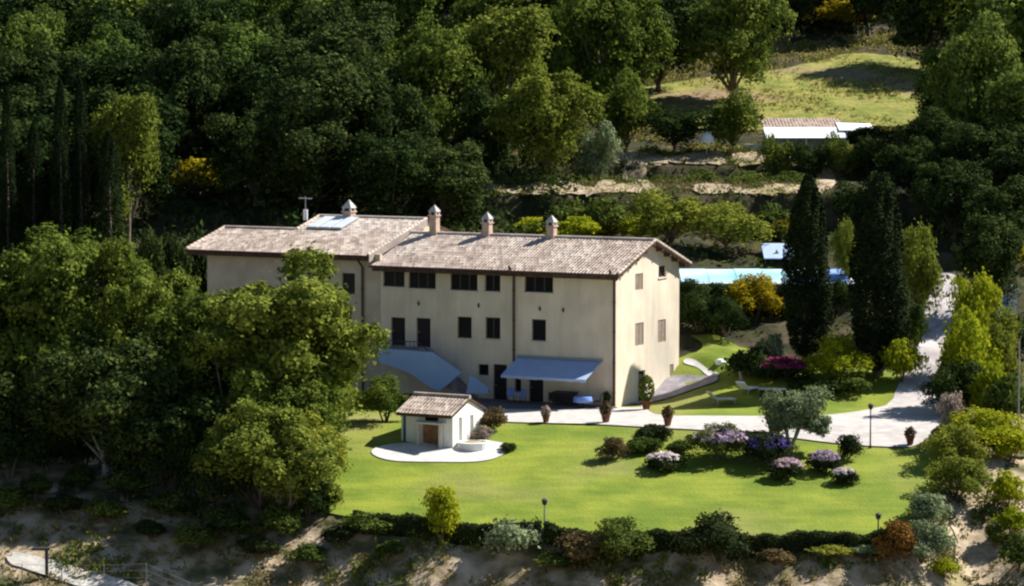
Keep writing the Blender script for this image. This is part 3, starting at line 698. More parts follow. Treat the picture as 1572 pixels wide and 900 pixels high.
hedge(11.8, 22.0, 1.02, 'long low dark hedge right of the dark round bush', 4)
def fbush(px, dy, w, h, k, m, label, name='shrub'):
    Y = 160.
    for _ in range(6):
        g = at(px, 840, Y); Y = float(np.interp(g.x, FX, FY)) + dy
    g = at(px, 840, Y); s = ppm(Y); z = Tz(g.x, Y)
    t = empty(name, (g.x, Y, z - .1), rng.uniform(0, 6), label, 'shrub'); t.scale = (1.28 * w / s, 1.15 * w / s, 1.1 * h / s / .88)
    setmat(link_mesh('foliage', BUSH[k], t), M[m]); link_mesh('stem', STEM, t)
fbush(676, -1.0, 46, 66, 'c', 'lime', 'bright yellow-green conical bush breaking the hedge line')
fbush(797, -1.3, 72, 58, 'a', 'olive', 'grey-green bush in front of the hedge below the hut')
fbush(905, -1.3, 70, 52, 'a', 'brownleaf', 'brownish bush on the bank, left of its olive green neighbour')
fbush(945, -1.3, 84, 58, 'big', 'shrub', 'olive green bush on the bank right of the brownish one')
fbush(1103, -1.4, 100, 70, 'big', 'hedge', 'large dark round bush on the bank in the middle of the hedge')
fbush(1374, -1.7, 48, 48, 'c', 'rust', 'rust orange globe bush below the right end of the hedge')
fbush(560, -1.0, 60, 34, 'b', 'shrub', 'low green bush at the left end of the hedge')
fbush(450, -.5, 60, 60, 'b', 'oakb', 'light green bush under the near oaks beside the lawn')
fbush(500, .5, 40, 50, 'b', 'oakb', 'light green bush between the near oaks and the lawn')
fbush(860, -2.2, 50, 22, 'b', 'shrub', 'low weedy bush below the hedge, left of the brownish bush')

for i, px in enumerate((225, 262, 298, 330)):
    hbush(px, 209 + i, 362 + 6 * i, 60, 'dark', ['dark shrub at the far left of the left wing', 'dark shrub two bushes left of the left wing', 'dark shrub next to the left wing corner', 'dark shrub against the left end wall of the house'][i], 'big', name='shrub')
# near oaks on the left
def near(px, pyb, top, wpx, proto, m, label, rz=0.0, tm=None):
    p = hit(px, pyb); h = at(px, top, p.y).z - p.z
    place('oak_tree', proto, p, h, wpx / ppm(p.y), M[m], label, 'tree', 'oaks in front of the house', rz, tm)
near(435, 700, 392, 360, 'big0', 'oak', 'large sunlit oak hiding the left wing of the house', .6)
near(350, 722, 440, 260, 'big1', 'oak', 'oak leaning in front of the largest near oak, on the bank', 2.4)
near(80, 690, 342, 300, 'big1', 'oak', 'sunlit oak filling the left edge of the picture', 1.2)
near(215, 692, 372, 240, 'big0', 'oak', 'oak between the left edge oak and the largest near oak', 3.5)
near(-30, 680, 380, 280, 'big0', 'dark', 'dark oak cut by the left picture edge', 4.4)
near(165, 738, 500, 210, 'oak1', 'dark', 'lower dark oak with pale trunk above the dry bank', 5.0, M['palebark'])
near(300, 700, 470, 260, 'big1', 'dark', 'shaded oak in the middle of the near group', .2)
near(30, 700, 540, 200, 'oak2', 'dark', 'low dark oak in the shade at the left edge', 1.9)
near(470, 735, 560, 150, 'oak0', 'oak', 'small oak beside the lawn, right foot of the near group', 1.0)
near(440, 812, 650, 150, 'oak3', 'oak', 'low oak on the bank at the right of the near group', 3.0)

near(400, 785, 620, 190, 'low0', 'oak', 'low spreading oak with foliage down to the bank below the largest near oak', .5)
near(255, 745, 570, 210, 'low0', 'dark', 'low shaded thicket oak in the middle of the near group', 1.5)
near(110, 712, 540, 190, 'low0', 'dark', 'low shaded thicket oak left of the pale trunk', 2.5)
near(0, 722, 550, 200, 'low0', 'dark', 'low shaded thicket oak at the left picture edge', 3.5)
near(470, 775, 640, 130, 'low0', 'oakb', 'low bright oak skirt at the left corner of the lawn', 4.5)
for i, (px, pyb, w, h, lab) in enumerate([(10, 742, 90, 95, 'dark shrub at the left picture edge under the oaks'), (70, 735, 80, 80, 'dark shrub under the left edge oak'), (128, 728, 60, 70, 'dark shrub left of the pale trunk'),
        (205, 752, 70, 85, 'dark shrub right of the pale trunk'), (262, 765, 90, 100, 'dark shrub in the middle of the near oaks'), (330, 805, 90, 90, 'dark shrub on the bank at the foot of the near oaks'), (470, 812, 70, 60, 'dark shrub at the left end of the hedge')]):
    bush(px, pyb, w, h, 'big', 'dark', lab)
bush(590, 652, 70, 60, 'big', 'oak', 'leafy green shrub hiding the foot of the outside staircase')
for i, (px, pyb, w, h, m) in enumerate([(8, 795, 60, 34, 'shrub'), (52, 776, 50, 36, 'dark'), (96, 800, 52, 30, 'hedge'), (118, 764, 46, 40, 'dark'), (160, 812, 56, 30, 'shrub'), (190, 778, 60, 40, 'dark'), (228, 836, 44, 26, 'hedge'), (262, 806, 66, 36, 'dark'), (300, 852, 60, 30, 'shrub'), (345, 836, 58, 40, 'dark'), (392, 868, 52, 30, 'hedge'), (430, 838, 60, 44, 'shrub'), (474, 878, 50, 28, 'shrub'), (520, 850, 46, 30, 'hedge')]):
    bush(px, pyb, w, h, 'b', m, 'scrubby bush on the dry left bank, %s from the left' % ordn[i], 'shrub', group='scrub on the left bank')
for i, (px, pyb, w, h, m) in enumerate([(600, 868, 40, 22, 'shrub'), (850, 884, 44, 22, 'shrub'), (1190, 880, 50, 22, 'brownleaf'), (1275, 866, 60, 18, 'oakb'), (1330, 862, 44, 16, 'olive')]):
    bush(px, pyb, w, h, 'b', m if m in M else 'shrub', 'low weed clump on the bank under the hedge, %s from the left' % ordn[i], 'shrub', group='weeds under the hedge')
# dry tufts on the bank
def tufts():
    rs = np.random.RandomState(8)
    def clumps(name, x, y, m, size, per, spread, seed, hgt=.3):
        k = len(x); X = np.repeat(x, per) + rs.normal(0, spread, k * per); Y = np.repeat(y, per) + rs.normal(0, spread, k * per)
        hh = np.repeat(rs.uniform(.3, 1.3, k) ** 1.5, per) * hgt
        P = np.stack([X, Y, T(X, Y) + hh * rs.rand(k * per)], 1)
        N = np.stack([rs.normal(0, 1, k * per), rs.normal(0, 1, k * per), np.full(k * per, .35)], 1)
        tag(link_mesh(name, leaf_mesh(name, P, N, size, m, seed, .45)), kind='stuff')
    n = 5200; x = rs.uniform(-34, 40, n); y = rs.uniform(150, 178, n); F = np.interp(x, FX, FY)
    k = (y < F - .6) & ((np.sin(x * .8 + y * .7) + np.sin(x * .43 - y * 1.3) + rs.normal(0, .7, n)) > -.2)
    clumps('dry_grass', x[k], y[k], M['tuft'], .11, 16, .16, 9, .34)
    n = 3200; x = rs.uniform(-34, 40, n); y = rs.uniform(150, 178, n); F = np.interp(x, FX, FY)
    k = (y < F - .4) & ((np.sin(x * .5 + y * .9) + np.sin(x * .33 - y * .8) + rs.normal(0, .5, n) + 1.2 * (F - y < 2.2)) > .8)
    clumps('bank_scrub', x[k], y[k], M['shrub'], .12, 34, .24, 12, .6)
    n = 1300; x = rs.uniform(-6, 26, n); yy = np.concatenate([rs.normal(240.8, .9, n // 2), rs.normal(256.6, 1.0, n - n // 2)]); yy = np.where(rs.rand(n) < .3, yy - 4.6 + rs.normal(0, .4, n), yy)
    k = (np.sin(x * 1.3 + yy) + rs.normal(0, .8, n)) > .2
    clumps('terrace_weeds', x[k], yy[k], M['shrub'], .12, 22, .28, 14, .5)
    n = 1500; x = rs.uniform(-6, 26, n); yy = np.concatenate([rs.uniform(236.8, 240.8, n // 2), rs.uniform(252, 256, n - n // 2)])
    clumps('terrace_dry_grass', x, yy, M['tuft'], .09, 12, .2, 15, .25)
    n = 9000; x = rs.uniform(8, 50, n); y = rs.uniform(262, 318, n)
    k = (np.sin(x * .5 + y * .4) + np.sin(x * .21 - y * .3) + rs.normal(0, .6, n)) > .1
    clumps('meadow_weeds', x[k], y[k], M['weed'], .15, 9, .25, 13, .4)
    # rough weeds up the hill between the terraces
    n = 19000; x = rs.uniform(-20, 48, n); y = rs.uniform(205, 262, n)
    on = ((np.abs(y - 239) < 3.2) | (np.abs(y - 254) < 3.4)) & (x > -5)
    k = ((np.sin(x * .5 + y * .4) + np.sin(x * .9 - y * .7) + rs.normal(0, .7, n)) > .3) & ~on
    x, y = x[k], y[k]; n = len(x); P = np.stack([x, y, T(x, y) + rs.uniform(.05, .35, n)], 1)
    me = leaf_mesh('undergrowth', P, np.stack([rs.normal(0, 1, n), rs.normal(0, 1, n), np.full(n, .6)], 1), .2, M['shrub'], 10, .6)
    tag(link_mesh('undergrowth', me), kind='stuff')
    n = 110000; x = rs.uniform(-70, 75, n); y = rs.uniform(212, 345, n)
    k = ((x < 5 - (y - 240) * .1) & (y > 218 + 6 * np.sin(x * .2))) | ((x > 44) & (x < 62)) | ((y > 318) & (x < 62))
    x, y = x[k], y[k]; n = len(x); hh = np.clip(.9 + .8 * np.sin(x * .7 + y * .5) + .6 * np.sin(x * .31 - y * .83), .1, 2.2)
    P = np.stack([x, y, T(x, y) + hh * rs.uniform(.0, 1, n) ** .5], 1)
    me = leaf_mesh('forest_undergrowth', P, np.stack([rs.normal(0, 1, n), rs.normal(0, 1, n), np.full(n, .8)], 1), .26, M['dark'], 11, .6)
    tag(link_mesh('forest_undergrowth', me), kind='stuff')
tufts()

# ------------------------------------------------------------------ the farmhouse
def fac(px, py, v0=0.0):
    r = Vector(ray(px, py)); o = Vector((0, 0, CAM_H))
    n = Vector((HS, HC, 0)); t = (v0 + Vector((HX, HY, 0)).dot(n) - o.dot(n)) / r.dot(n); p = o + r * t
    return -(p.x - HX) * HC + (p.y - HY) * HS, p.z
def gab(px, py, u0=0.0):
    r = Vector(ray(px, py)); o = Vector((0, 0, CAM_H))
    n = Vector((-HC, HS, 0)); t = (u0 + Vector((HX, HY, 0)).dot(n) - o.dot(n)) / r.dot(n); p = o + r * t
    return (p.x - HX) * HS + (p.y - HY) * HC, p.z
FF = lambda a, b, d: HB(a, d, b)            # facade plane, d = inwards
FG = lambda a, b, d: HB(d, a, b)            # right gable plane
def panel(mb, poly, holes, F, t=.3, mi=0, d0=0.0):
    """a wall with real openings and reveals"""
    pts = [Vector(p) for p in poly]; faces = [list(range(len(poly)))]
    for h in holes:
        k = len(pts); pts += [Vector(p) for p in h]; faces.append(list(range(k, k + len(h))))
    v, e, f, *_ = delaunay_2d_cdt(pts, [], faces, 1, 1e-5)
    keep = []
    for tri in f:
        cx = sum(v[i].x for i in tri) / len(tri); cy = sum(v[i].y for i in tri) / len(tri)
        if not any(inside(h, cx, cy) for h in holes): keep.append(tuple(tri))
    for d in (d0, d0 + t): mb.add([F(p.x, p.y, d) for p in v], keep, mi)
    for loop in [poly] + holes:
        m = len(loop)
        for i in range(m):
            a, b = loop[i], loop[(i + 1) % m]
            mb.add([F(a[0], a[1], d0), F(b[0], b[1], d0), F(b[0], b[1], d0 + t), F(a[0], a[1], d0 + t)], [(0, 1, 2, 3)], mi)
def rect(fn, x0, y0, x1, y1):
    a = fn(x0, y0); b = fn(x1, y1)
    lo, hi = min(a[0], b[0]), max(a[0], b[0]); zl, zh = min(a[1], b[1]), max(a[1], b[1])
    return [(lo, zl), (hi, zl), (hi, zh), (lo, zh)]
def pbox(mb, F, a0, a1, b0, b1, d0, d1, mi=0):
    mb.hexa([F(a0, b0, d0), F(a1, b0, d0), F(a1, b0, d1), F(a0, b0, d1), F(a0, b1, d0), F(a1, b1, d0), F(a1, b1, d1), F(a0, b1, d1)], mi)
house = empty('farmhouse', HB(0, 0, 0), 0, 'large cream farmhouse with terracotta roofs, tall chimneys and a blue awning', 'house')
O = Vector(house.location)
def HF(F): return lambda a, b, d: F(a, b, d) - O
hFF, hFG = HF(FF), HF(FG)

def window(F, r, style, d=.14, label=None, parent=None):
    (a0, z0), _, (a1, z1), _ = r
    b = MB(); w = .07
    pbox(b, F, a0 + .003, a0 + w, z0 + .003, z1 - .003, d, d + .07); pbox(b, F, a1 - w, a1 - .003, z0 + .003, z1 - .003, d, d + .07)
    pbox(b, F, a0 + w, a1 - w, z1 - w, z1 - .003, d, d + .07); pbox(b, F, a0 + w, a1 - w, z0 + .003, z0 + w, d, d + .07)
    n = max(1, round((a1 - a0) / .75)) - 1
    for i in range(n):
        c = a0 + (a1 - a0) * (i + 1) / (n + 1); pbox(b, F, c - .035, c + .035, z0 + w, z1 - w, d + .005, d + .065)
    fr = b.build('window' if style != 'door' else 'door', M['frame'] if style in ('glass', 'door') else M['frame'], parent or house)
    if label: fr['label'] = label
    if style == 'glass':
        p = MB(); pbox(p, F, a0 + w - .01, a1 - w + .01, z0 + w - .01, z1 - w + .01, d + .03, d + .045); p.build('pane', M['glass'], fr)
        if z1 - z0 < 1.9:
            p = MB(); pbox(p, F, a0 - .08, a1 + .08, z0 - .08, z0 - .003, -.07, .1); p.build('sill', M['stone'], fr)
    elif style == 'door':
        p = MB(); pbox(p, F, a0 + w - .01, a1 - w + .01, z0 + .02, z1 - w + .01, d + .03, d + .05)
        for k in range(3): pbox(p, F, a0 + .14, a1 - .14, z0 + .2 + k * (z1 - z0 - .4) / 3, z0 + .1 + (k + 1) * (z1 - z0 - .4) / 3, d + .012, d + .032)
        p.build('door_leaf', M['shutter'], fr)
        p = MB(); pbox(p, F, a1 - .2, a1 - .12, z0 + 1.0, z0 + 1.06, d - .04, d + .02); p.build('handle', M['greymetal'], fr)
    else:
        m = M[style]; mid = (a0 + a1) / 2
        for (c0, c1) in ((a0 + .012, mid - .006), (mid + .006, a1 - .012)):
            p = MB(); nn = 14
            pbox(p, F, c0, c1, z0 + .01, z1 - .01, .07, .085)
            for k in range(nn):
                za = z0 + .05 + (z1 - z0 - .1) * k / nn; pbox(p, F, c0 + .04, c1 - .04, za, za + (z1 - z0 - .1) / nn * .62, .045, .068)
            p.build('shutter', m, fr)
    return fr
WH = 9.15
facade_g = [(588, 411, 621, 441), (627, 411, 669, 444), (691, 413, 733, 447), (744, 414, 768, 448), (805, 417, 849, 450), (702, 486, 724, 520), (745, 487, 768, 521), (816, 490, 838, 524), (734, 559, 750, 577), (790, 581, 800, 602)]
facade_d = [(600, 487, 622, 528), (639, 488, 661, 531), (757, 559, 778, 621), (812, 578, 834, 624)]
Rg = [rect(fac, *r) for r in facade_g]; Rd = [rect(fac, *r) for r in facade_d]
for r in Rg[:5]:
    for i in (2, 3): r[i] = (r[i][0], min(r[i][1], WH - .42))
for r in Rd[2:]:
    for i in (0, 1): r[i] = (r[i][0], .06)
for r in Rd[:2]:
    for i in (0, 1): r[i] = (r[i][0], 3.42)
gable_s = [(975, 421, 987, 444), (1010, 426, 1022, 447), (975, 497, 988, 529), (1010, 492, 1022, 524)]
Gs = [rect(gab, *r) for r in gable_s]
Gd = rect(gab, 980, 570, 990, 622); Gd[0] = (Gd[0][0], .05); Gd[1] = (Gd[1][0], .05)
Go = rect(gab, 1011, 409, 1023, 425); Gm = rect(gab, 1028, 560, 1034, 576)
Gs[1] = [(Go[0][0], Go[0][1] - 1.0), (Go[1][0], Go[0][1] - 1.0), (Go[1][0], Go[0][1] - .12), (Go[0][0], Go[0][1] - .12)]
def eps(r, e=.0): return [tuple(p) for p in r]
b = MB()
panel(b, [(0, -.8), (17.9, -.8), (17.9, WH - .1), (0, WH - .1)], [eps(r) for r in Rg + Rd], hFF)
D = 10.0; KM = .335
panel(b, [(.302, -.8), (D, -.8), (D, WH - .1), (5, WH + 5 * KM - .2), (.302, WH - .05)], [eps(r) for r in [Gs[0], Gs[2], Gs[3], Gd, Go, Gm]], hFG)
panel(b, [(.3, -.8), (17.9, -.8), (17.9, WH - .1), (.3, WH - .1)], [], HF(lambda a, z, d: HB(a, D - d, z)))
panel(b, [(.302, -.8), (D - .302, -.8), (D - .302, WH - .1), (5, WH + 5 * KM - .2), (.302, WH - .1)], [], HF(lambda a, z, d: HB(17.89 - d, a, z)))
wall = b.build('wall', M['plaster'], house)
for i, r in enumerate(Rg):
    window(hFF, r, 'glass')
for r in Rd: window(hFF, r, 'door')
for i in (0, 2, 3): window(hFG, Gs[i], 'gshutter')
window(hFG, Go, 'glass', label='small dark window under the gable peak'); window(hFG, Gm, 'gshutter'); window(hFG, Gd, 'door', label='tall dark side door in the gable wall')
# wing
WW = 9.75; KW = .262; u0w, u1w = 17.92, fac(318, 400)[0]
wg = [(525, 419, 545, 452), (490, 416, 508, 430), (440, 417, 456, 432)]
Wr = [rect(fac, *r) for r in wg]
lowW = [[(20.2, 4.6), (21.0, 4.6), (21.0, 6.0), (20.2, 6.0)], [(24.3, 4.6), (25.1, 4.6), (25.1, 6.0), (24.3, 6.0)], [(28.4, 4.6), (29.2, 4.6), (29.2, 6.0), (28.4, 6.0)]]
US = 27.3
b = MB()
panel(b, [(u0w, -.8), (u1w, -.8), (u1w, WW - .1), (u0w, WW - .1)], [eps(r) for r in Wr + lowW], hFF)
panel(b, [(.302, -.8), (8.6, -.8), (8.6, WW - .1), (4.2, WW + 4.2 * KW - .15), (.302, WW - .05)], [], HF(lambda a, z, d: HB(u1w - d, a, z)))
panel(b, [(4.0, WW - .6), (14.2, WW - .6), (14.2, WW + .1), (7.3, WW + 7.3 * KW - .15), (4.0, WW + 4.0 * KW - .15)], [], HF(lambda a, z, d: HB(US - .25 - d, a, z)))
panel(b, [(.302, 0), (14.3, 0), (14.3, WW - .1), (7.3, WW + 7.3 * KW - .15), (.302, WW - .05)], [], HF(lambda a, z, d: HB(u0w + .58 + d, a, z)))
panel(b, [(u0w, -.8), (US, -.8), (US, WW - .1), (u0w, WW - .1)], [], HF(lambda a, z, d: HB(a, 14.3 - d, z)))
panel(b, [(US, -.8), (u1w, -.8), (u1w, WW - .1), (US, WW - .1)], [], HF(lambda a, z, d: HB(a, 8.6 - d, z)))
w2 = b.build('wall', M['stain'], house); w2['label'] = 'greyer plaster wall of the long left wing'
for r in Wr + lowW: window(hFF, r, 'glass')
# roofs: rows of curved tiles as real relief, dark boards beneath
def roof(u0, u1, v0, v1, zf, name='roof', m='tile', per=.25, rowl=.42, F=HB, org=O, amp=.026):
    b = MB(); nu = int((u1 - u0) / per * 4); nv = int(abs(v1 - v0) / rowl); rnd = random.Random(int(u0 * 10 + v1))
    vs = []; jr = [[rnd.uniform(-.008, .008) for _ in range(nu + 1)] for _ in range(nv)]
    for j in range(nv):
        for e in (0, 1):
            # rows run from the ridge end down; each lower edge overlaps the next row
            tt = (j + e) / nv; v = v0 + (v1 - v0) * tt
            lift = .010 if e == 0 else .0
            for i in range(nu + 1):
                u = u0 + (u1 - u0) * i / nu
                w = amp * abs(math.sin(math.pi * (u - u0) / per * 1.0)) + jr[j][i - i % 4]
                vs.append(F(u, v, zf(v) + .03 + w + lift) - org)
    fs = []; n = nu + 1
    for j in range(2 * nv - 1):
        for i in range(nu): fs.append((j * n + i, j * n + i + 1, (j + 1) * n + i + 1, (j + 1) * n + i))
    b.add(vs, fs, 0)
    e = .02; P = [(u0 + e, v0 + (e if v1 > v0 else -e)), (u1 - e, v0 + (e if v1 > v0 else -e)), (u1 - e, v1), (u0 + e, v1)]
    b.hexa([F(u, v, zf(v) - .16) - org for u, v in P] + [F(u, v, zf(v) + .045) - org for u, v in P], 1)
    # verge tiles and gutter-side edge
    return b
def ridge(b, u0, u1, v, z, F=HB, org=O, r=.13):
    n = int((u1 - u0) / .42)
    for i in range(n):
        a = u0 + (u1 - u0) * i / n; c = u0 + (u1 - u0) * (i + 1.08) / n
        b.tube([F(a, v, z + .0) - org, F(c, v, z + .02) - org], [r * 1.08, r * .92], 8, 0)
mf = lambda v: WH + KM * v; mb_ = lambda v: WH + KM * (D - v)
r1 = roof(-.55, 18.2, -.75, 5.02, mf)
r1b = roof(-.55, 18.2, D + .75, 4.98, mb_); r1.add(r1b.v, r1b.f); r1.mi[-len(r1b.f):] = r1b.mi
ridge(r1, -.55, 18.3, 5, WH + 5 * KM + .05)
def verge(b, u, v0, v1, zf, F=HB, org=O):
    n = max(2, int(abs(v1 - v0) / .42))
    for i in range(n):
        a = v0 + (v1 - v0) * i / n; c = v0 + (v1 - v0) * (i + 1.06) / n
        b.tube([F(u, a, zf(a) + .10) - org, F(u, c, zf(c) + .07) - org], [.11, .09], 7, 0)
verge(r1, -.52, -.75, 5, mf); verge(r1, -.52, D + .75, 5, mb_)
roof_main = r1.build('roof', [M['tile'], M['eave']], house)
wf = lambda v: WW + KW * v
r2 = roof(u0w + .45, US, -.75, 7.32, wf)
for (a, c, d0, d1, fn) in ((US, u1w + 1.3, -.75, 4.22, wf), (u0w + .45, US, 15.0, 7.28, lambda v: WW + KW * (14.6 - v)), (US, u1w + 1.3, 9.2, 4.18, lambda v: WW + KW * (8.4 - v))):
    q = roof(a, c, d0, d1, fn); r2.add(q.v, q.f); r2.mi[-len(q.f):] = q.mi
ridge(r2, u0w + .45, US, 7.3, WW + 7.3 * KW + .05); ridge(r2, US, u1w + 1.3, 4.2, WW + 4.2 * KW + .05)
verge(r2, u0w + .5, -.75, 7.3, wf); verge(r2, u1w + 1.26, -.75, 4.2, wf); verge(r2, US - .05, 4.2, 7.3, wf)
r2.hexa([HB(u, v, wf(v) + dz) - O for dz in (-.42, .10) for u, v in ((u0w + .40, -.78), (u0w + .446, -.78), (u0w + .446, 7.3), (u0w + .40, 7.3))], 2)
roof_wing = r2.build('roof', [M['tile'], M['eave'], M['verge']], house); roof_wing['label'] = 'stepped tiled roof of the left wing'
for (u0, u1, zf, own) in ((-.5, 18.1, mf, roof_main), (18.5, u1w + 1.2, wf, roof_wing)):
    b = MB(); z = zf(-.75); b.hexa([HB(u, v, zz) - O for zz in (z - .34, z - .163) for u, v in ((u0, -.76), (u1, -.76), (u1, -.70), (u0, -.70))]); b.build('eave_shade_board', M['eave'], own)  # dark board added to thicken the shadow line under the eaves
# rafters under the eaves
for (u0, u1, zf, own) in ((-.4, 17.8, mf, roof_main), (18.6, 32.6, wf, roof_wing)):
    b = MB(); n = int((u1 - u0) / .7)
    for i in range(n + 1):
        u = u0 + (u1 - u0) * i / n
        b.hexa([HB(u + du, v, zf(v) + dz) - O for dz in (-.29, -.165) for du, v in ((-.05, -.68), (.05, -.68), (.05, -.005), (-.05, -.005))])
    b.build('rafters', M['eave'], own)
b = MB()
for v in (.0, 1.25, 2.5, 3.75, 5.0, 6.25, 7.5, 8.75, 10.0):
    z = (mf(v) if v <= 5 else mb_(v)); b.hexa([HB(u, v + dv, z + dz) - O for dz in (-.36, -.17) for u, dv in ((-.50, -.07), (-.005, -.07), (-.005, .07), (-.50, .07))])
b.build('purlins', M['eave'], roof_main)
# gutters and pipes
for (u0, u1, zf) in ((-.5, 18.3, mf), (18.45, u1w + 1.25, wf)):
    b = MB(); b.tube([HB(u0, -.84, zf(-.75) - .02) - O, HB(u1, -.84, zf(-.75) - .02) - O], .075, 8); b.build('gutter', M['pipe'], house)
def pipe(px, top, bot, own=house):
    u = fac(px, (top + bot) / 2)[0]; zt = fac(px, top)[1]; zb = max(fac(px, bot)[1], .05)
    b = MB(); b.tube([HB(u, -.8, zt + .25) - O, HB(u, -.6, zt + .05) - O, HB(u, -.12, zt - .35) - O, HB(u, -.12, zb) - O], .085, 8)
    for z in np.arange(zb + 1, zt - .5, 2): b.tube([HB(u, -.12, z) - O, HB(u, -.12, z + .07) - O], .12, 8)
    b.build('drainpipe', M['pipe'], house)
pipe(790, 414, 561); pipe(944, 421, 627); pipe(558, 402, 600)
# iron anchors
for px, py in ((735, 469), (829, 474), (865, 476), (643, 466)):
    u, z = fac(px, py); b = MB(); pbox(b, hFF, u - .04, u + .04, z - .16, z + .16, -.05, -.004); pbox(b, hFF, u - .12, u + .12, z - .03, z + .03, -.07, -.052); b.build('wall_anchor', M['metal'], house)
# chimneys
def chimney(u, v, zf, h, own, w=.27, label=None, fancy=False):
    z = zf(v); b = MB(); F = lambda x, y, q: HB(u + x, v + y, z + q) - O
    b.box(-w, w, -w, w, -.6, h, f=F)
    b.box(-w - .07, w + .07, -w - .07, w + .07, h, h + .09, f=F)
    c = b.build('chimney', M['brick'], own)
    if label: c['label'] = label
    p = MB(); t = h + .09
    for sx in (-1, 1):
        for sy in (-1, 1): p.box(sx * w - .06 * (sx > 0) * 2 + 0 if False else (sx * w - (.13 if sx > 0 else 0)), (sx * w + (.13 if sx < 0 else 0)), (sy * w - (.13 if sy > 0 else 0)), (sy * w + (.13 if sy < 0 else 0)), t, t + .22, f=F)
    r = w + .05; tt = t + .22
    p.add([F(-r, -r, tt), F(r, -r, tt), F(r, r, tt), F(-r, r, tt), F(-r * .9, -r * .9, tt + .1), F(r * .9, -r * .9, tt + .1), F(r * .9, r * .9, tt + .1), F(-r * .9, r * .9, tt + .1), F(0, 0, tt + (.5 if not fancy else .62))],
          [(3, 2, 1, 0), (0, 1, 5, 4), (1, 2, 6, 5), (2, 3, 7, 6), (3, 0, 4, 7), (4, 5, 8), (5, 6, 8), (6, 7, 8), (7, 4, 8)])
    p.build('chimney_cap', M['cap'], c)
    d = MB(); d.box(-w + .13, w - .13, -w + .13, w - .13, t, t + .21, f=F); d.build('flue', M['metal'], c)
def atu(px, v, zf, py):       # u of a chimney from its pixel column
    return fac(px, py, v)[0]
chimney(atu(667, 5, mf, 350), 5.0, mf, 1.25, roof_main, label='tallest left chimney of the main roof')
chimney(atu(748, 5, mf, 350), 5.0, mf, .85, roof_main, label='middle chimney of the main roof')
chimney(atu(848, 5.1, mf, 350), 5.0, mf, .75, roof_main, label='right chimney of the main roof')
chimney(atu(537, 7.2, wf, 330), 7.1, wf, .45, roof_wing, w=.34, label='broad low chimney with a pale cap on the wing', fancy=True)
# antenna on a short white mast
u = fac(469, 330, 7.1)[0]; b = MB(); zb = wf(7.1)
b.tube([HB(u, 7.1, zb - .2) - O, HB(u, 7.1, zb + .55) - O], .16, 8); an = b.build('vent', M['white'], roof_wing)
b = MB(); b.tube([HB(u, 7.1, zb + .5) - O, HB(u, 7.1, zb + 1.5) - O], .03, 6); b.tube([HB(u - .5, 7.1, zb + 1.35) - O, HB(u + .5, 7.1, zb + 1.4) - O], .025, 6)
for k in range(5): b.tube([HB(u - .4 + k * .2, 6.8, zb + 1.37) - O, HB(u - .4 + k * .2, 7.4, zb + 1.37) - O], .015, 4)
b.build('antenna', M['greymetal'], an)
# solar panels lying on the wing roof
pb = MB(); pf = MB()
ua, ub = fac(541, 345, 5.8)[0], fac(487, 345, 5.8)[0]
for k in range(3):
    a = ua + (ub - ua) * k / 3 + .03; c = ua + (ub - ua) * (k + 1) / 3 - .03
    pb.hexa([HB(q, v, wf(v) + dz) - O for dz in (.17, .25) for q, v in ((a + .05, 4.35), (c - .05, 4.35), (c - .05, 6.75), (a + .05, 6.75))])
    pf.hexa([HB(q, v, wf(v) + dz) - O for dz in (.12, .22) for q, v in ((a, 4.3), (c, 4.3), (c, 6.8), (a, 6.8))])
sp = pf.build('solar_panel', M['greymetal'], roof_wing); pb.build('glass', M['panel'], sp)

# awning
ua, za = fac(796, 548); ub, _ = fac(925, 550); dr = 2.5
awz = [za, za - .98]
b = MB(); n = 14
for i in range(n):
    a = ub + (ua - ub) * i / n; c = ub + (ua - ub) * (i + 1) / n
    b.hexa([HB(q, v, z) - O for q, v, z in ((a, -.05, awz[0] - .03), (c, -.05, awz[0] - .03), (c, -dr, awz[1] - .03), (a, -dr, awz[1] - .03), (a, -.05, awz[0]), (c, -.05, awz[0]), (c, -dr, awz[1]), (a, -dr, awz[1]))])
    b.hexa([HB(q, v, z) - O for z in (awz[1] - .2 + .03 * (i % 2), awz[1] - .001) for q, v in ((a, -dr - .02), (c, -dr - .02), (c, -dr), (a, -dr))])
aw = b.build('awning', M['awning'], house)
b = MB(); b.tube([HB(ub - .05, -.12, za + .06) - O, HB(ua + .05, -.12, za + .06) - O], .09, 8)
for q in (ub + .3, ua - .3): b.tube([HB(q, -.1, za - .25) - O, HB(q, -1.3, za - .62) - O, HB(q, -dr + .05, awz[1] - .05) - O], .03, 6)
b.build('awning_frame', M['greymetal'], aw)

# outside staircase along the facade with its landing
su = [fac(x, 540, -1.9)[0] for x in (575, 662, 708, 745)]
zl = 3.42
b = MB(); F = hFF
st_poly = [(su[0], -.3), (su[0], zl + 0.0)]
# landing deck and under wall
pbox(b, F, fac(662, 540)[0], 17.6, zl - .25, zl, -1.9, -.003)
ub_, ue_ = fac(662, 540)[0], fac(742, 600)[0]
ns = 19
for i in range(ns):
    a = ub_ + (ue_ - ub_) * i / ns; c = ub_ + (ue_ - ub_) * (i + 1) / ns; z = zl - (i + 1) * zl / ns
    pbox(b, F, min(a, c), max(a, c), max(z - .5, -.2), max(z, .02), -1.7, -.003)
stairs = b.build('staircase', M['shadegrey'], house); stairs['label'] = 'outside staircase rising left along the facade to two doors'
b = MB()
F2 = HF(lambda a, z, d: HB(a, -1.9 - .22 + d, z))
pp = [fac(x, y, -2.1) for x, y in ((708, 573), (663, 541), (582, 535), (582, 556), (628, 572), (655, 591), (674, 601))]
pp = [(a, max(z, -.1)) for a, z in pp]
panel(b, pp, [], F2, .2)
b.build('parapet', M['blueshade'], stairs)
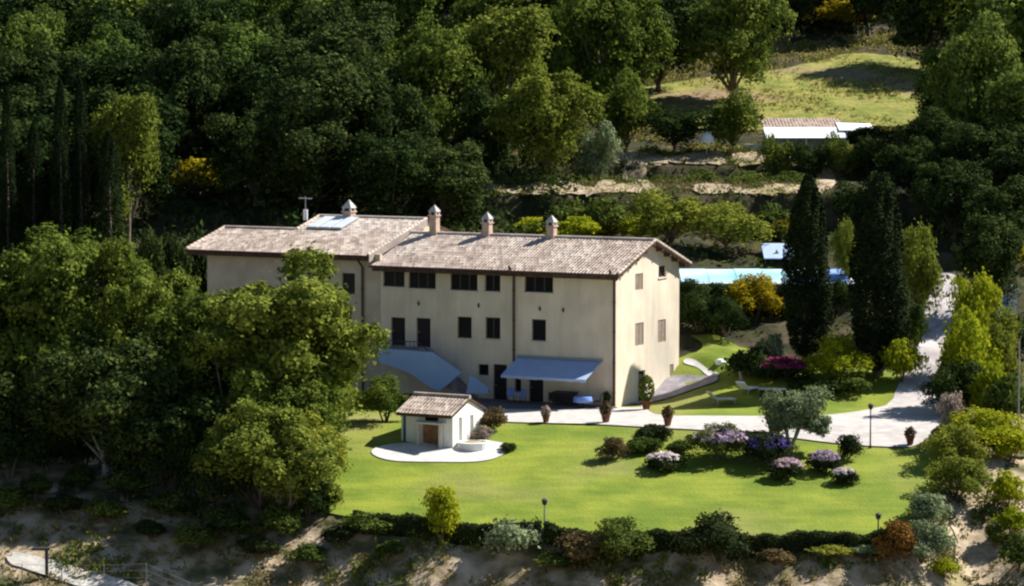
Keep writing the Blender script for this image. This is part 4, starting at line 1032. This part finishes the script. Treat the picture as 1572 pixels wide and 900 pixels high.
b = MB(); pp = [fac(x, y, -2.3) for x, y in ((722, 577), (750, 598), (748, 604), (716, 604))]
panel(b, [(a, max(z, .02)) for a, z in pp], [], HF(lambda a, z, d: HB(a, -2.35 + d, z)), .3)
b.build('parapet', M['blueshade'], stairs)
b = MB()
for k in range(12):
    t = k / 11; a = 17.4 + (ub_ - 17.4) * t; b.tube([HB(a, -1.8, zl) - O, HB(a, -1.8, zl + .55) - O], .02, 5)
b.tube([HB(17.4, -1.8, zl + .55) - O, HB(ub_, -1.8, zl + .55) - O, HB(ue_, -1.8, .9) - O], .03, 6)
b.build('railing', M['metal'], stairs)

# ------------------------------------------------------------------ the hut on the lawn
hp = hit(695, 692); SX = 3.62; SD = 4.0; SH = 2.25; KS = .38
SB = lambda u, v, z: Vector((hp.x - u * HC + v * HS, hp.y + u * HS + v * HC, hp.z + z))
hut = empty('garden_hut', hp, 0, 'small white hut with a tiled roof standing on the lawn', 'hut'); HO = Vector(hp)
sF = lambda a, z, d: SB(a, d, z) - HO; sG = lambda a, z, d: SB(d, a, z) - HO
b = MB()
panel(b, [(0, -.8), (SX, -.8), (SX, SH), (0, SH)], [[(.75, .12), (2.15, .12), (2.15, 1.55), (.75, 1.55)]], sF, .25)
gw = [[(.75, .35), (1.2, .35), (1.2, 1.9), (.75, 1.9)], [(2.2, .35), (2.65, .35), (2.65, 1.9), (2.2, 1.9)]]
panel(b, [(.252, -.8), (SD, -.8), (SD, SH), (SD / 2, SH + SD / 2 * KS), (.252, SH + .09)], gw, sG, .25)
panel(b, [(.252, -.8), (SD, -.8), (SD, SH), (SD / 2, SH + SD / 2 * KS), (.252, SH + .09)], [], lambda a, z, d: SB(SX - d, a, z) - HO, .25)
panel(b, [(.252, -.8), (SX - .252, -.8), (SX - .252, SH), (.252, SH)], [], lambda a, z, d: SB(a, SD - d, z) - HO, .25)
b.build('wall', M['whitewall'], hut)
for r in gw: window(sG, r, 'greyshutter', parent=hut)
hf = lambda v: SH + KS * v; hb_ = lambda v: SH + KS * (SD - v)
b = roof(-.12, SX + .2, -.35, SD / 2 + .01, hf, m='tilewarm', per=.24, F=SB, org=HO)
q = roof(-.12, SX + .2, SD + .2, SD / 2 - .01, hb_, per=.24, F=SB, org=HO); b.add(q.v, q.f); b.mi[-len(q.f):] = q.mi
ridge(b, -.12, SX + .2, SD / 2, SH + SD / 2 * KS + .05, SB, HO)
b.build('roof', [M['tile'], M['eave']], hut)
b = MB(); pbox(b, sF, .6, .75, 0, 1.55, -.45, -.003); pbox(b, sF, 2.15, 2.3, 0, 1.55, -.45, -.003); pbox(b, sF, .45, 2.45, 1.552, 1.68, -.55, -.003)
b.build('porch', M['stone'], hut)
b = MB(); pbox(b, sF, .76, 2.14, .12, 1.54, .12, .18)
for k in range(6): pbox(b, sF, .78 + k * .23, .98 + k * .23, .14, 1.5, .09, .118)
d_ = b.build('door', M['wood'], hut)
b = MB(); pbox(b, sF, 1.0, 1.9, 1.72, 2.08, -.04, -.004); b.build('vent', M['glass'], hut)
b = MB(); pbox(b, sF, 3.3, 3.42, 0, 2.2, -.1, -.004); b.build('drainpipe', M['teal'], hut)
# round stone planter beside it
p = SB(-1.0, .9, 0); p.z = Tz(p.x, p.y)
t = empty('round_planter', p, 0, 'round white planter against the sunlit side of the hut', 'planter')
b = MB(); b.lathe([(1.0, -.3), (1.0, .42), (.78, .42), (.78, .3), (.0, .3)], 24); b.build('rim', M['white'], t, smooth=False)
b = MB(); b.lathe([(.76, .28), (.76, .36), (.3, .44), (.01, .45)], 16); b.build('soil', M['dirt'], t)
bush(778, 697, 20, 16, 'a', 'dark', 'small dark bush at the right tip of the hut terrace')
bush(757, 668, 40, 34, 'b', 'brownleaf', 'brownish leafless bush between the hut and the patio')
bush(742, 680, 26, 20, 'b', 'dusty', 'small dusty bush right behind the round planter')

# ------------------------------------------------------------------ pots, posts, furniture
def pot_mesh():
    b = MB(); b.lathe([(.17, 0), (.26, .42), (.30, .42), (.30, .5), (.25, .5), (.23, .42), (.01, .42)], 14); return b.mesh('pot', M['terracotta'], True)
POT = pot_mesh(); rs = np.random.RandomState(2)
d = unit(rs, 260); PP = d * np.array([.36, .36, .34]) * rs.uniform(.6, 1.05, 260)[:, None]; PP[:, 2] += .75
POTL = leaf_mesh('plant', PP, d, .07, M['shrub'], 4)
def pot(px, py, s, label, m='brownleaf', ps=1.0):
    p = hit(px, py); t = empty('flower_pot', (p.x, p.y, p.z + .15), 0, label, 'pot', 'terracotta pots along the drive'); t.scale = (s, s, s)
    link_mesh('pot', POT, t); k = link_mesh('plant', POTL, t); setmat(k, M[m]); k.scale = (ps, ps, ps)
pot(838, 652, .95, 'terracotta pot with pinkish plant, leftmost at the edge of the patio', 'dusty')
pot(930, 652, 1.15, 'terracotta pot with dark plant below the corner of the house')
pot(1025, 657, 1.1, 'terracotta pot at the lawn edge, right of the side door')
pot(1187, 668, 1.45, 'largest terracotta pot, beside the olive trunk')
pot(1397, 687, 1.0, 'terracotta pot at the lower right corner of the drive')
pot(930, 628, .9, 'small pot with green plant at the foot of the house corner', 'shrub')
def tallplant():
    p = hit(992, 632); t = empty('potted_oleander', (p.x, p.y, p.z + .13), 0, 'tall leafy potted plant beside the side door', 'potted plant')
    t.scale = (1.2, 1.2, 1.2); link_mesh('pot', POT, t)
    rs = np.random.RandomState(6); d = unit(rs, 600); P = d * np.array([.42, .42, .7]); P[:, 2] += 1.15
    link_mesh('plant', leaf_mesh('plant', P, d, .08, M['shrub'], 5), t)
tallplant()
def lamp(px, py, top, label, head=True, r=.045, m='metal', name='lamp_post'):
    p = hit(px, py); h = at(px, top, p.y).z - p.z
    t = empty(name, p, 0, label, 'lamp post' if head else 'pole')
    b = MB(); b.tube([(0, 0, -.2), (0, 0, h - (.35 if head else 0))], [r * 1.2, r * .8], 8); b.lathe([(r * 2.6, -.05), (r * 2.2, .12), (r * 1.1, .3)], 10); b.build('pole', M[m], t)
    if head:
        b = MB(); b.lathe([(.05, h - .37), (.13, h - .30), (.17, h - .08), (.20, h - .06), (.02, h + .04)], 8); b.build('lantern', M['metal'], t)
lamp(1336, 690, 620, 'thin lamp post on the lawn edge in front of the pale drive')
lamp(1348, 828, 788, 'short lamp post near the right end of the lawn')
lamp(836, 818, 766, 'thin pale lamp post at the lower edge of the lawn', m='greymetal')
lamp(1563, 682, 520, 'tall thin grey pole at the right edge beyond the drive', False, .05, 'greymetal', 'utility_pole')
# patio furniture under and beside the awning
def pat(px, py, v): u, z = fac(px, py, v); return HB(u, v, 0)
FACE = -PHI
def gchair(p, rz, label, m='bluecloth'):
    p = Vector(p); t = empty('garden_chair', (p.x, p.y, Tz(p.x, p.y) + .15), rz, label, 'chair', 'chairs on the patio')
    b = MB(); b.box(-.24, .24, -.24, .24, .42, .47); b.build('seat', M[m], t)
    b = MB(); b.box(-.24, .24, .22, .27, .5, .98); b.build('backrest', M[m], t)
    for x, y in ((-.21, -.21), (.21, -.21), (-.21, .245), (.21, .245)):
        b = MB(); b.box(x - .02, x + .02, y - .02, y + .02, 0, .42 if y < 0 else .5); b.build('leg', M['metal'], t)
gchair(pat(784, 625, -1.3), FACE + .4, 'blue chair on the patio, left of the awning')
gchair(pat(799, 625, -1.5), FACE - .5, 'blue chair on the patio, under the left end of the awning')
gchair(pat(850, 632, -2.2), FACE + 1.4, 'dark chair left of the patio sideboard', 'shutter')
gchair(pat(918, 632, -1.2), FACE - 1.4, 'dark chair right of the blue covered table', 'shutter')
p = pat(868, 628, -.9); t = empty('sideboard', (p.x, p.y, .15), FACE, 'long dark wooden sideboard on the patio under the awning', 'sideboard')
b = MB(); b.box(-.75, .75, -.3, .3, .1, .86); b.box(-.8, .8, -.34, .34, .862, .92)
for x in (-.7, .7):
    for y in (-.25, .25): b.box(x - .04, x + .04, y - .04, y + .04, 0, .1)
b.build('cabinet', M['darkwood'], t)
for x in (-.37, .37): b = MB(); b.box(x - .34, x + .34, -.325, -.303, .16, .8); b.build('door', M['shutter'], t)
p = pat(895, 632, -1.6); t = empty('round_table', (p.x, p.y, .15), 0, 'round patio table under a pale blue cloth', 'table')
b = MB(); b.lathe([(.04, 0), (.04, .70)], 8); b.lathe([(.25, 0), (.2, .04), (.05, .05)], 12); b.build('pedestal', M['metal'], t)
b = MB(); b.lathe([(.66, .40), (.64, .55), (.61, .74), (.58, .77), (.01, .775)], 20); b.build('tablecloth', M['bluecloth'], t, smooth=True)
# loungers and table on the upper lawn
def lounger(px, py, rz, label, m='white', tall=False):
    p = hit(px, py); t = empty('sun_lounger', (p.x, p.y, p.z + .08), rz, label, 'lounger', 'loungers on the upper lawn')
    b = MB(); b.box(-.33, .33, -.9, .45, .28, .36); b.build('seat', M[m], t)
    b = MB(); b.hexa([(-.33, .45, .28), (.33, .45, .28), (.33, 1.0, .78), (-.33, 1.0, .78), (-.33, .40, .36), (.33, .40, .36), (.33, .95, .86), (-.33, .95, .86)]); b.build('backrest', M[m], t)
    for x, y in ((-.28, -.8), (.28, -.8), (-.28, .4), (.28, .4)):
        b = MB(); b.box(x - .03, x + .03, y - .03, y + .03, -.05, .28); b.build('leg', M['greymetal'], t)
lounger(1148, 606, 2.5, 'white lounger on the shaded upper lawn beside the dark table')
lounger(1108, 622, 1.9, 'pale lounger on the grass nearest the house gable', 'slab')
p = hit(1186, 612); t = empty('garden_table', p, -.1, 'dark garden table with a pale top right of the white lounger', 'table')
b = MB(); b.box(-.9, .9, -.4, .4, .62, .68); b.build('table_top', M['slab'], t)
for x in (-.8, .8):
    for y in (-.33, .33): b = MB(); b.box(x - .05, x + .05, y - .05, y + .05, -.1, .62); b.build('leg', M['darkwood'], t)
b = MB(); b.box(-.8, .8, -.35, .35, .12, .5); b.build('lower_shelf', M['darkwood'], t)
p = hit(1141, 600); t = empty('folded_parasol', p, 0, 'leaning folded pinkish parasol by the white loungers', 'parasol')
b = MB(); b.tube([(0, 0, -.1), (-.25, 0, 1.2)], .03, 6); b.build('pole', M['greymetal'], t)
b = MB(); b.tube([(-.06, 0, .3), (-.18, 0, .85), (-.28, 0, 1.3)], [.14, .11, .03], 8); b.build('canopy', M['dusty'], t)
def rock(px, py, s, label, m='rock'):
    p = hit(px, py); rs = np.random.RandomState(int(px)); b = MB()
    b.lathe([(s * .8, -.1), (s * 1.0, s * .3), (s * .7, s * .75), (s * .15, s * .95)], 9)
    b.v = [(x + rs.normal(0, s * .08), y * .8 + rs.normal(0, s * .08), z + rs.normal(0, s * .05)) for x, y, z in b.v]
    o = b.build('boulder', M[m], None, p); tag(o, label, 'boulder')
rock(507, 709, .38, 'pale grey boulder on the lawn beside the near oaks')
rock(140, 712, .5, 'white boulder at the foot of the pale trunked oak', 'white')
rock(76, 755, .45, 'pale boulder on the dry bank at left')
rock(1106, 560, .4, 'pale boulder at the end of the gable path', 'white')
rock(1098, 578, .3, 'small pale boulder beside the end of the gable path', 'stone')

# ------------------------------------------------------------------ pool terrace behind the house
xa, xb = at(1046, 430, 211).x, at(1306, 430, 211).x; zp = at(1046, 432, 211).z
t = empty('pool_terrace', ((xa + xb) / 2, 211, zp - 4), 0, 'raised pool with a low pale blue and white cover on a stone retaining wall', 'pool'); PO = Vector(t.location)
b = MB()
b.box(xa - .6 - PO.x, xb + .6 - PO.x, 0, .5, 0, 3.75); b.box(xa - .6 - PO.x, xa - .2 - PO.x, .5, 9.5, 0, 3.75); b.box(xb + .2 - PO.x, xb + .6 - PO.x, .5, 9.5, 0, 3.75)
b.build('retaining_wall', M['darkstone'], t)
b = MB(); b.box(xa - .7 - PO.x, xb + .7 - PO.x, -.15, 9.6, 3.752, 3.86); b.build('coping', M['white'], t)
b = MB(); n = 12; W = 8.2; H_ = .72; nseg = 6; L = xb - xa
for k in range(nseg):
    x0 = xa + L * k / nseg + .02 - PO.x; x1 = xa + L * (k + 1) / nseg - .02 - PO.x; hh = H_ - .03 * (k % 2)
    pr_ = [(.3 + W * i / n, 3.864 + hh * math.sin(math.pi * i / n) ** .8 if 0 < i < n else 3.864) for i in range(n + 1)]
    vs = [(x, y, z) for x in (x0, x1) for y, z in pr_]; m_ = n + 1
    fs = [(i, i + 1, m_ + i + 1, m_ + i) for i in range(n)] + [tuple(range(m_)), tuple(reversed(range(m_, 2 * m_)))]
    s_ = MB(); s_.add(vs, fs); o_ = s_.build('cover', M['poolblue'] if k == nseg - 1 else M['pool'], t)
    if k == nseg - 1: o_['label'] = 'deep blue end section of the pool cover'
p = at(1190, 395, 223); gz = Tz(p.x, 223)
t = empty('canopy', (p.x, 221.5, gz - 1.3), 0, 'pale violet blue canopy roof behind the pool, left of the cypress', 'canopy')
b = MB(); b.hexa([(-1.1, -1.5, 1.05), (1.3, -1.5, 1.05), (1.3, 1.5, 2.0), (-1.1, 1.5, 2.0), (-1.1, -1.5, 1.12), (1.3, -1.5, 1.12), (1.3, 1.5, 2.07), (-1.1, 1.5, 2.07)]); b.build('roof', M['awning'], t)
for x in (-1, 1.2):
    for y, z in ((-1.4, 1.06), (1.4, 1.96)): b = MB(); b.box(x - .05, x + .05, y - .05, y + .05, -.6, z); b.build('post', M['darkwood'], t)

# ------------------------------------------------------------------ white shed above the terraces
Ys = 259.; x0, x1 = at(1178, 200, Ys).x, at(1300, 200, Ys).x; ze = at(1178, 213, Ys).z; x2 = at(1346, 200, Ys).x
gz = min(Tz(x0, Ys), Tz(x2, Ys)) - .3
t = empty('garden_shed', (x0, Ys, gz), 0, 'long white shed with a brown tiled strip of roof below the meadow', 'shed'); w = x1 - x0; e = ze - gz
b = MB(); b.box(.1, w - .1, 3.2, 6.5, 0, e + .65); b.build('wall', M['white'], t)
b = MB(); b.hexa([(-.1, -.1, e), (w, -.1, e), (w, 3.1, e + .88), (-.1, 3.1, e + .88), (-.1, -.1, e + .08), (w, -.1, e + .08), (w, 3.1, e + .96), (-.1, 3.1, e + .96)])
rf = b.build('front_roof', M['white'], t)
b = roof(-.1, w, 3.1, 6.8, lambda v: e + .92 + (v - 3.1) * .20, per=.3, F=lambda u, v, z: Vector((u, v, z)), org=Vector((0, 0, 0)))
b.build('tiled_roof', [M['tilewarm'], M['eave']], t)
for i in range(5): b = MB(); x = .1 + (w - .3) * i / 4; b.box(x - .05, x + .05, 0, .1, -.2, e + .01); b.build('post', M['white'], t)
tw = empty('low_wall', (at(1148, 205, 260).x, 260, Tz(at(1148, 205, 260).x, 260)), 0, 'low white garden wall left of the long white shed', 'wall')
b = MB(); b.box(-.2, 1.7, -.12, .12, -.4, 1.0); b.box(-.25, 1.75, -.17, .17, 1.002, 1.1); b.build('masonry', M['white'], tw)
gx = x1 + .1; gz2 = Tz(gx + 1, Ys + 2) - .3
t = empty('lean_to', (gx, Ys + 1.5, gz2), 0, 'small white roofed lean-to at the right end of the long shed', 'lean-to')
ww = x2 - gx; e2 = at(1320, 201, Ys + 1.5).z - gz2
b = MB(); b.hexa([(-.6, 0, e2), (ww, 0, e2 - .1), (ww, 3.0, e2 + .5), (-.6, 3.0, e2 + .6), (-.6, 0, e2 + .08), (ww, 0, e2 - .02), (ww, 3.0, e2 + .58), (-.6, 3.0, e2 + .68)]); b.build('roof', M['white'], t)
for x in (.1, ww - .2):
    for y in (.1, 2.8): b = MB(); b.box(x - .06, x + .06, y - .06, y + .06, -.3, e2 - .02); b.build('post', M['white'], t)
Yp = 255.; p = at(1085, 222, Yp); g0 = Tz(p.x, Yp); th = at(1085, 202, Yp).z - g0
t = empty('parasol', (p.x, Yp, g0), 0, 'small white parasol on the upper terrace left of the long white shed', 'parasol')
b = MB(); b.tube([(0, 0, -.1), (0, 0, th)], .03, 6); b.build('pole', M['white'], t)
b = MB(); b.lathe([(.68, th - .95), (.66, th - .75), (.45, th - .3), (.03, th)], 10); b.build('canopy', M['white'], t)
# gate pillar, wall and far-right bits
p = hit(1552, 482); t = empty('gate_pillar', p, .2, 'white gate pillar with a capstone beside the upper road at right', 'pillar')
b = MB(); b.box(-.32, .32, -.32, .32, -.2, 1.75); b.build('shaft', M['white'], t)
b = MB(); b.box(-.42, .42, -.42, .42, 1.752, 1.9); b.add([(-.42, -.42, 1.9), (.42, -.42, 1.9), (.42, .42, 1.9), (-.42, .42, 1.9), (0, 0, 2.15)], [(0, 1, 4), (1, 2, 4), (2, 3, 4), (3, 0, 4)]); b.build('capstone', M['white'], t)
b = MB(); b.box(-1.1, -.34, -.2, .15, -.3, 1.25); b.build('wing_wall', M['blueshade'], t)
p = hit(1560, 700); t = empty('concrete_bench', p, -.3, 'pale concrete bench at the right edge beyond the drive', 'bench')
b = MB(); b.box(-.8, .9, -.25, .25, .38, .5); b.build('seat', M['white'], t)
for x in (-.6, .6): b = MB(); b.box(x - .1, x + .1, -.2, .2, -.2, .38); b.build('leg', M['stone'], t)
# letter box post and wire fence below the bank
p = hit(72, 888); t = empty('letter_box', p, 0, 'dark post with a flat box beside the white gravel path', 'letter box')
b = MB(); b.box(-.09, .09, -.07, .07, -.2, 1.55); b.build('post', M['metal'], t)
b = MB(); b.box(-.75, .2, -.2, .2, 1.552, 1.68); b.build('box', M['metal'], t)
b = empty('wire_fence', hit(90, 880), 0, 'low wire fence with thin stakes along the foot of the bank', 'fence'); BO = Vector(b.location)
prev = None
wm = MB()
for px in (5, 34, 95, 160, 225, 290, 355, 420, 500, 580, 660):
    g = at(px, 890, 158.6 if px < 250 else 157.4); q = Vector((g.x, g.y, Tz(g.x, g.y)))
    s_ = MB(); s_.tube([q - BO + Vector((0, 0, -.2)), q - BO + Vector((0, 0, 1.5))], .03, 5); s_.build('stake', M['greymetal'], b)
    if prev is not None:
        for h in (.3, .7, 1.1, 1.45): wm.tube([prev - BO + Vector((0, 0, h)), q - BO + Vector((0, 0, h))], .008, 4)
    prev = q
wm.build('wires', M['greymetal'], b)
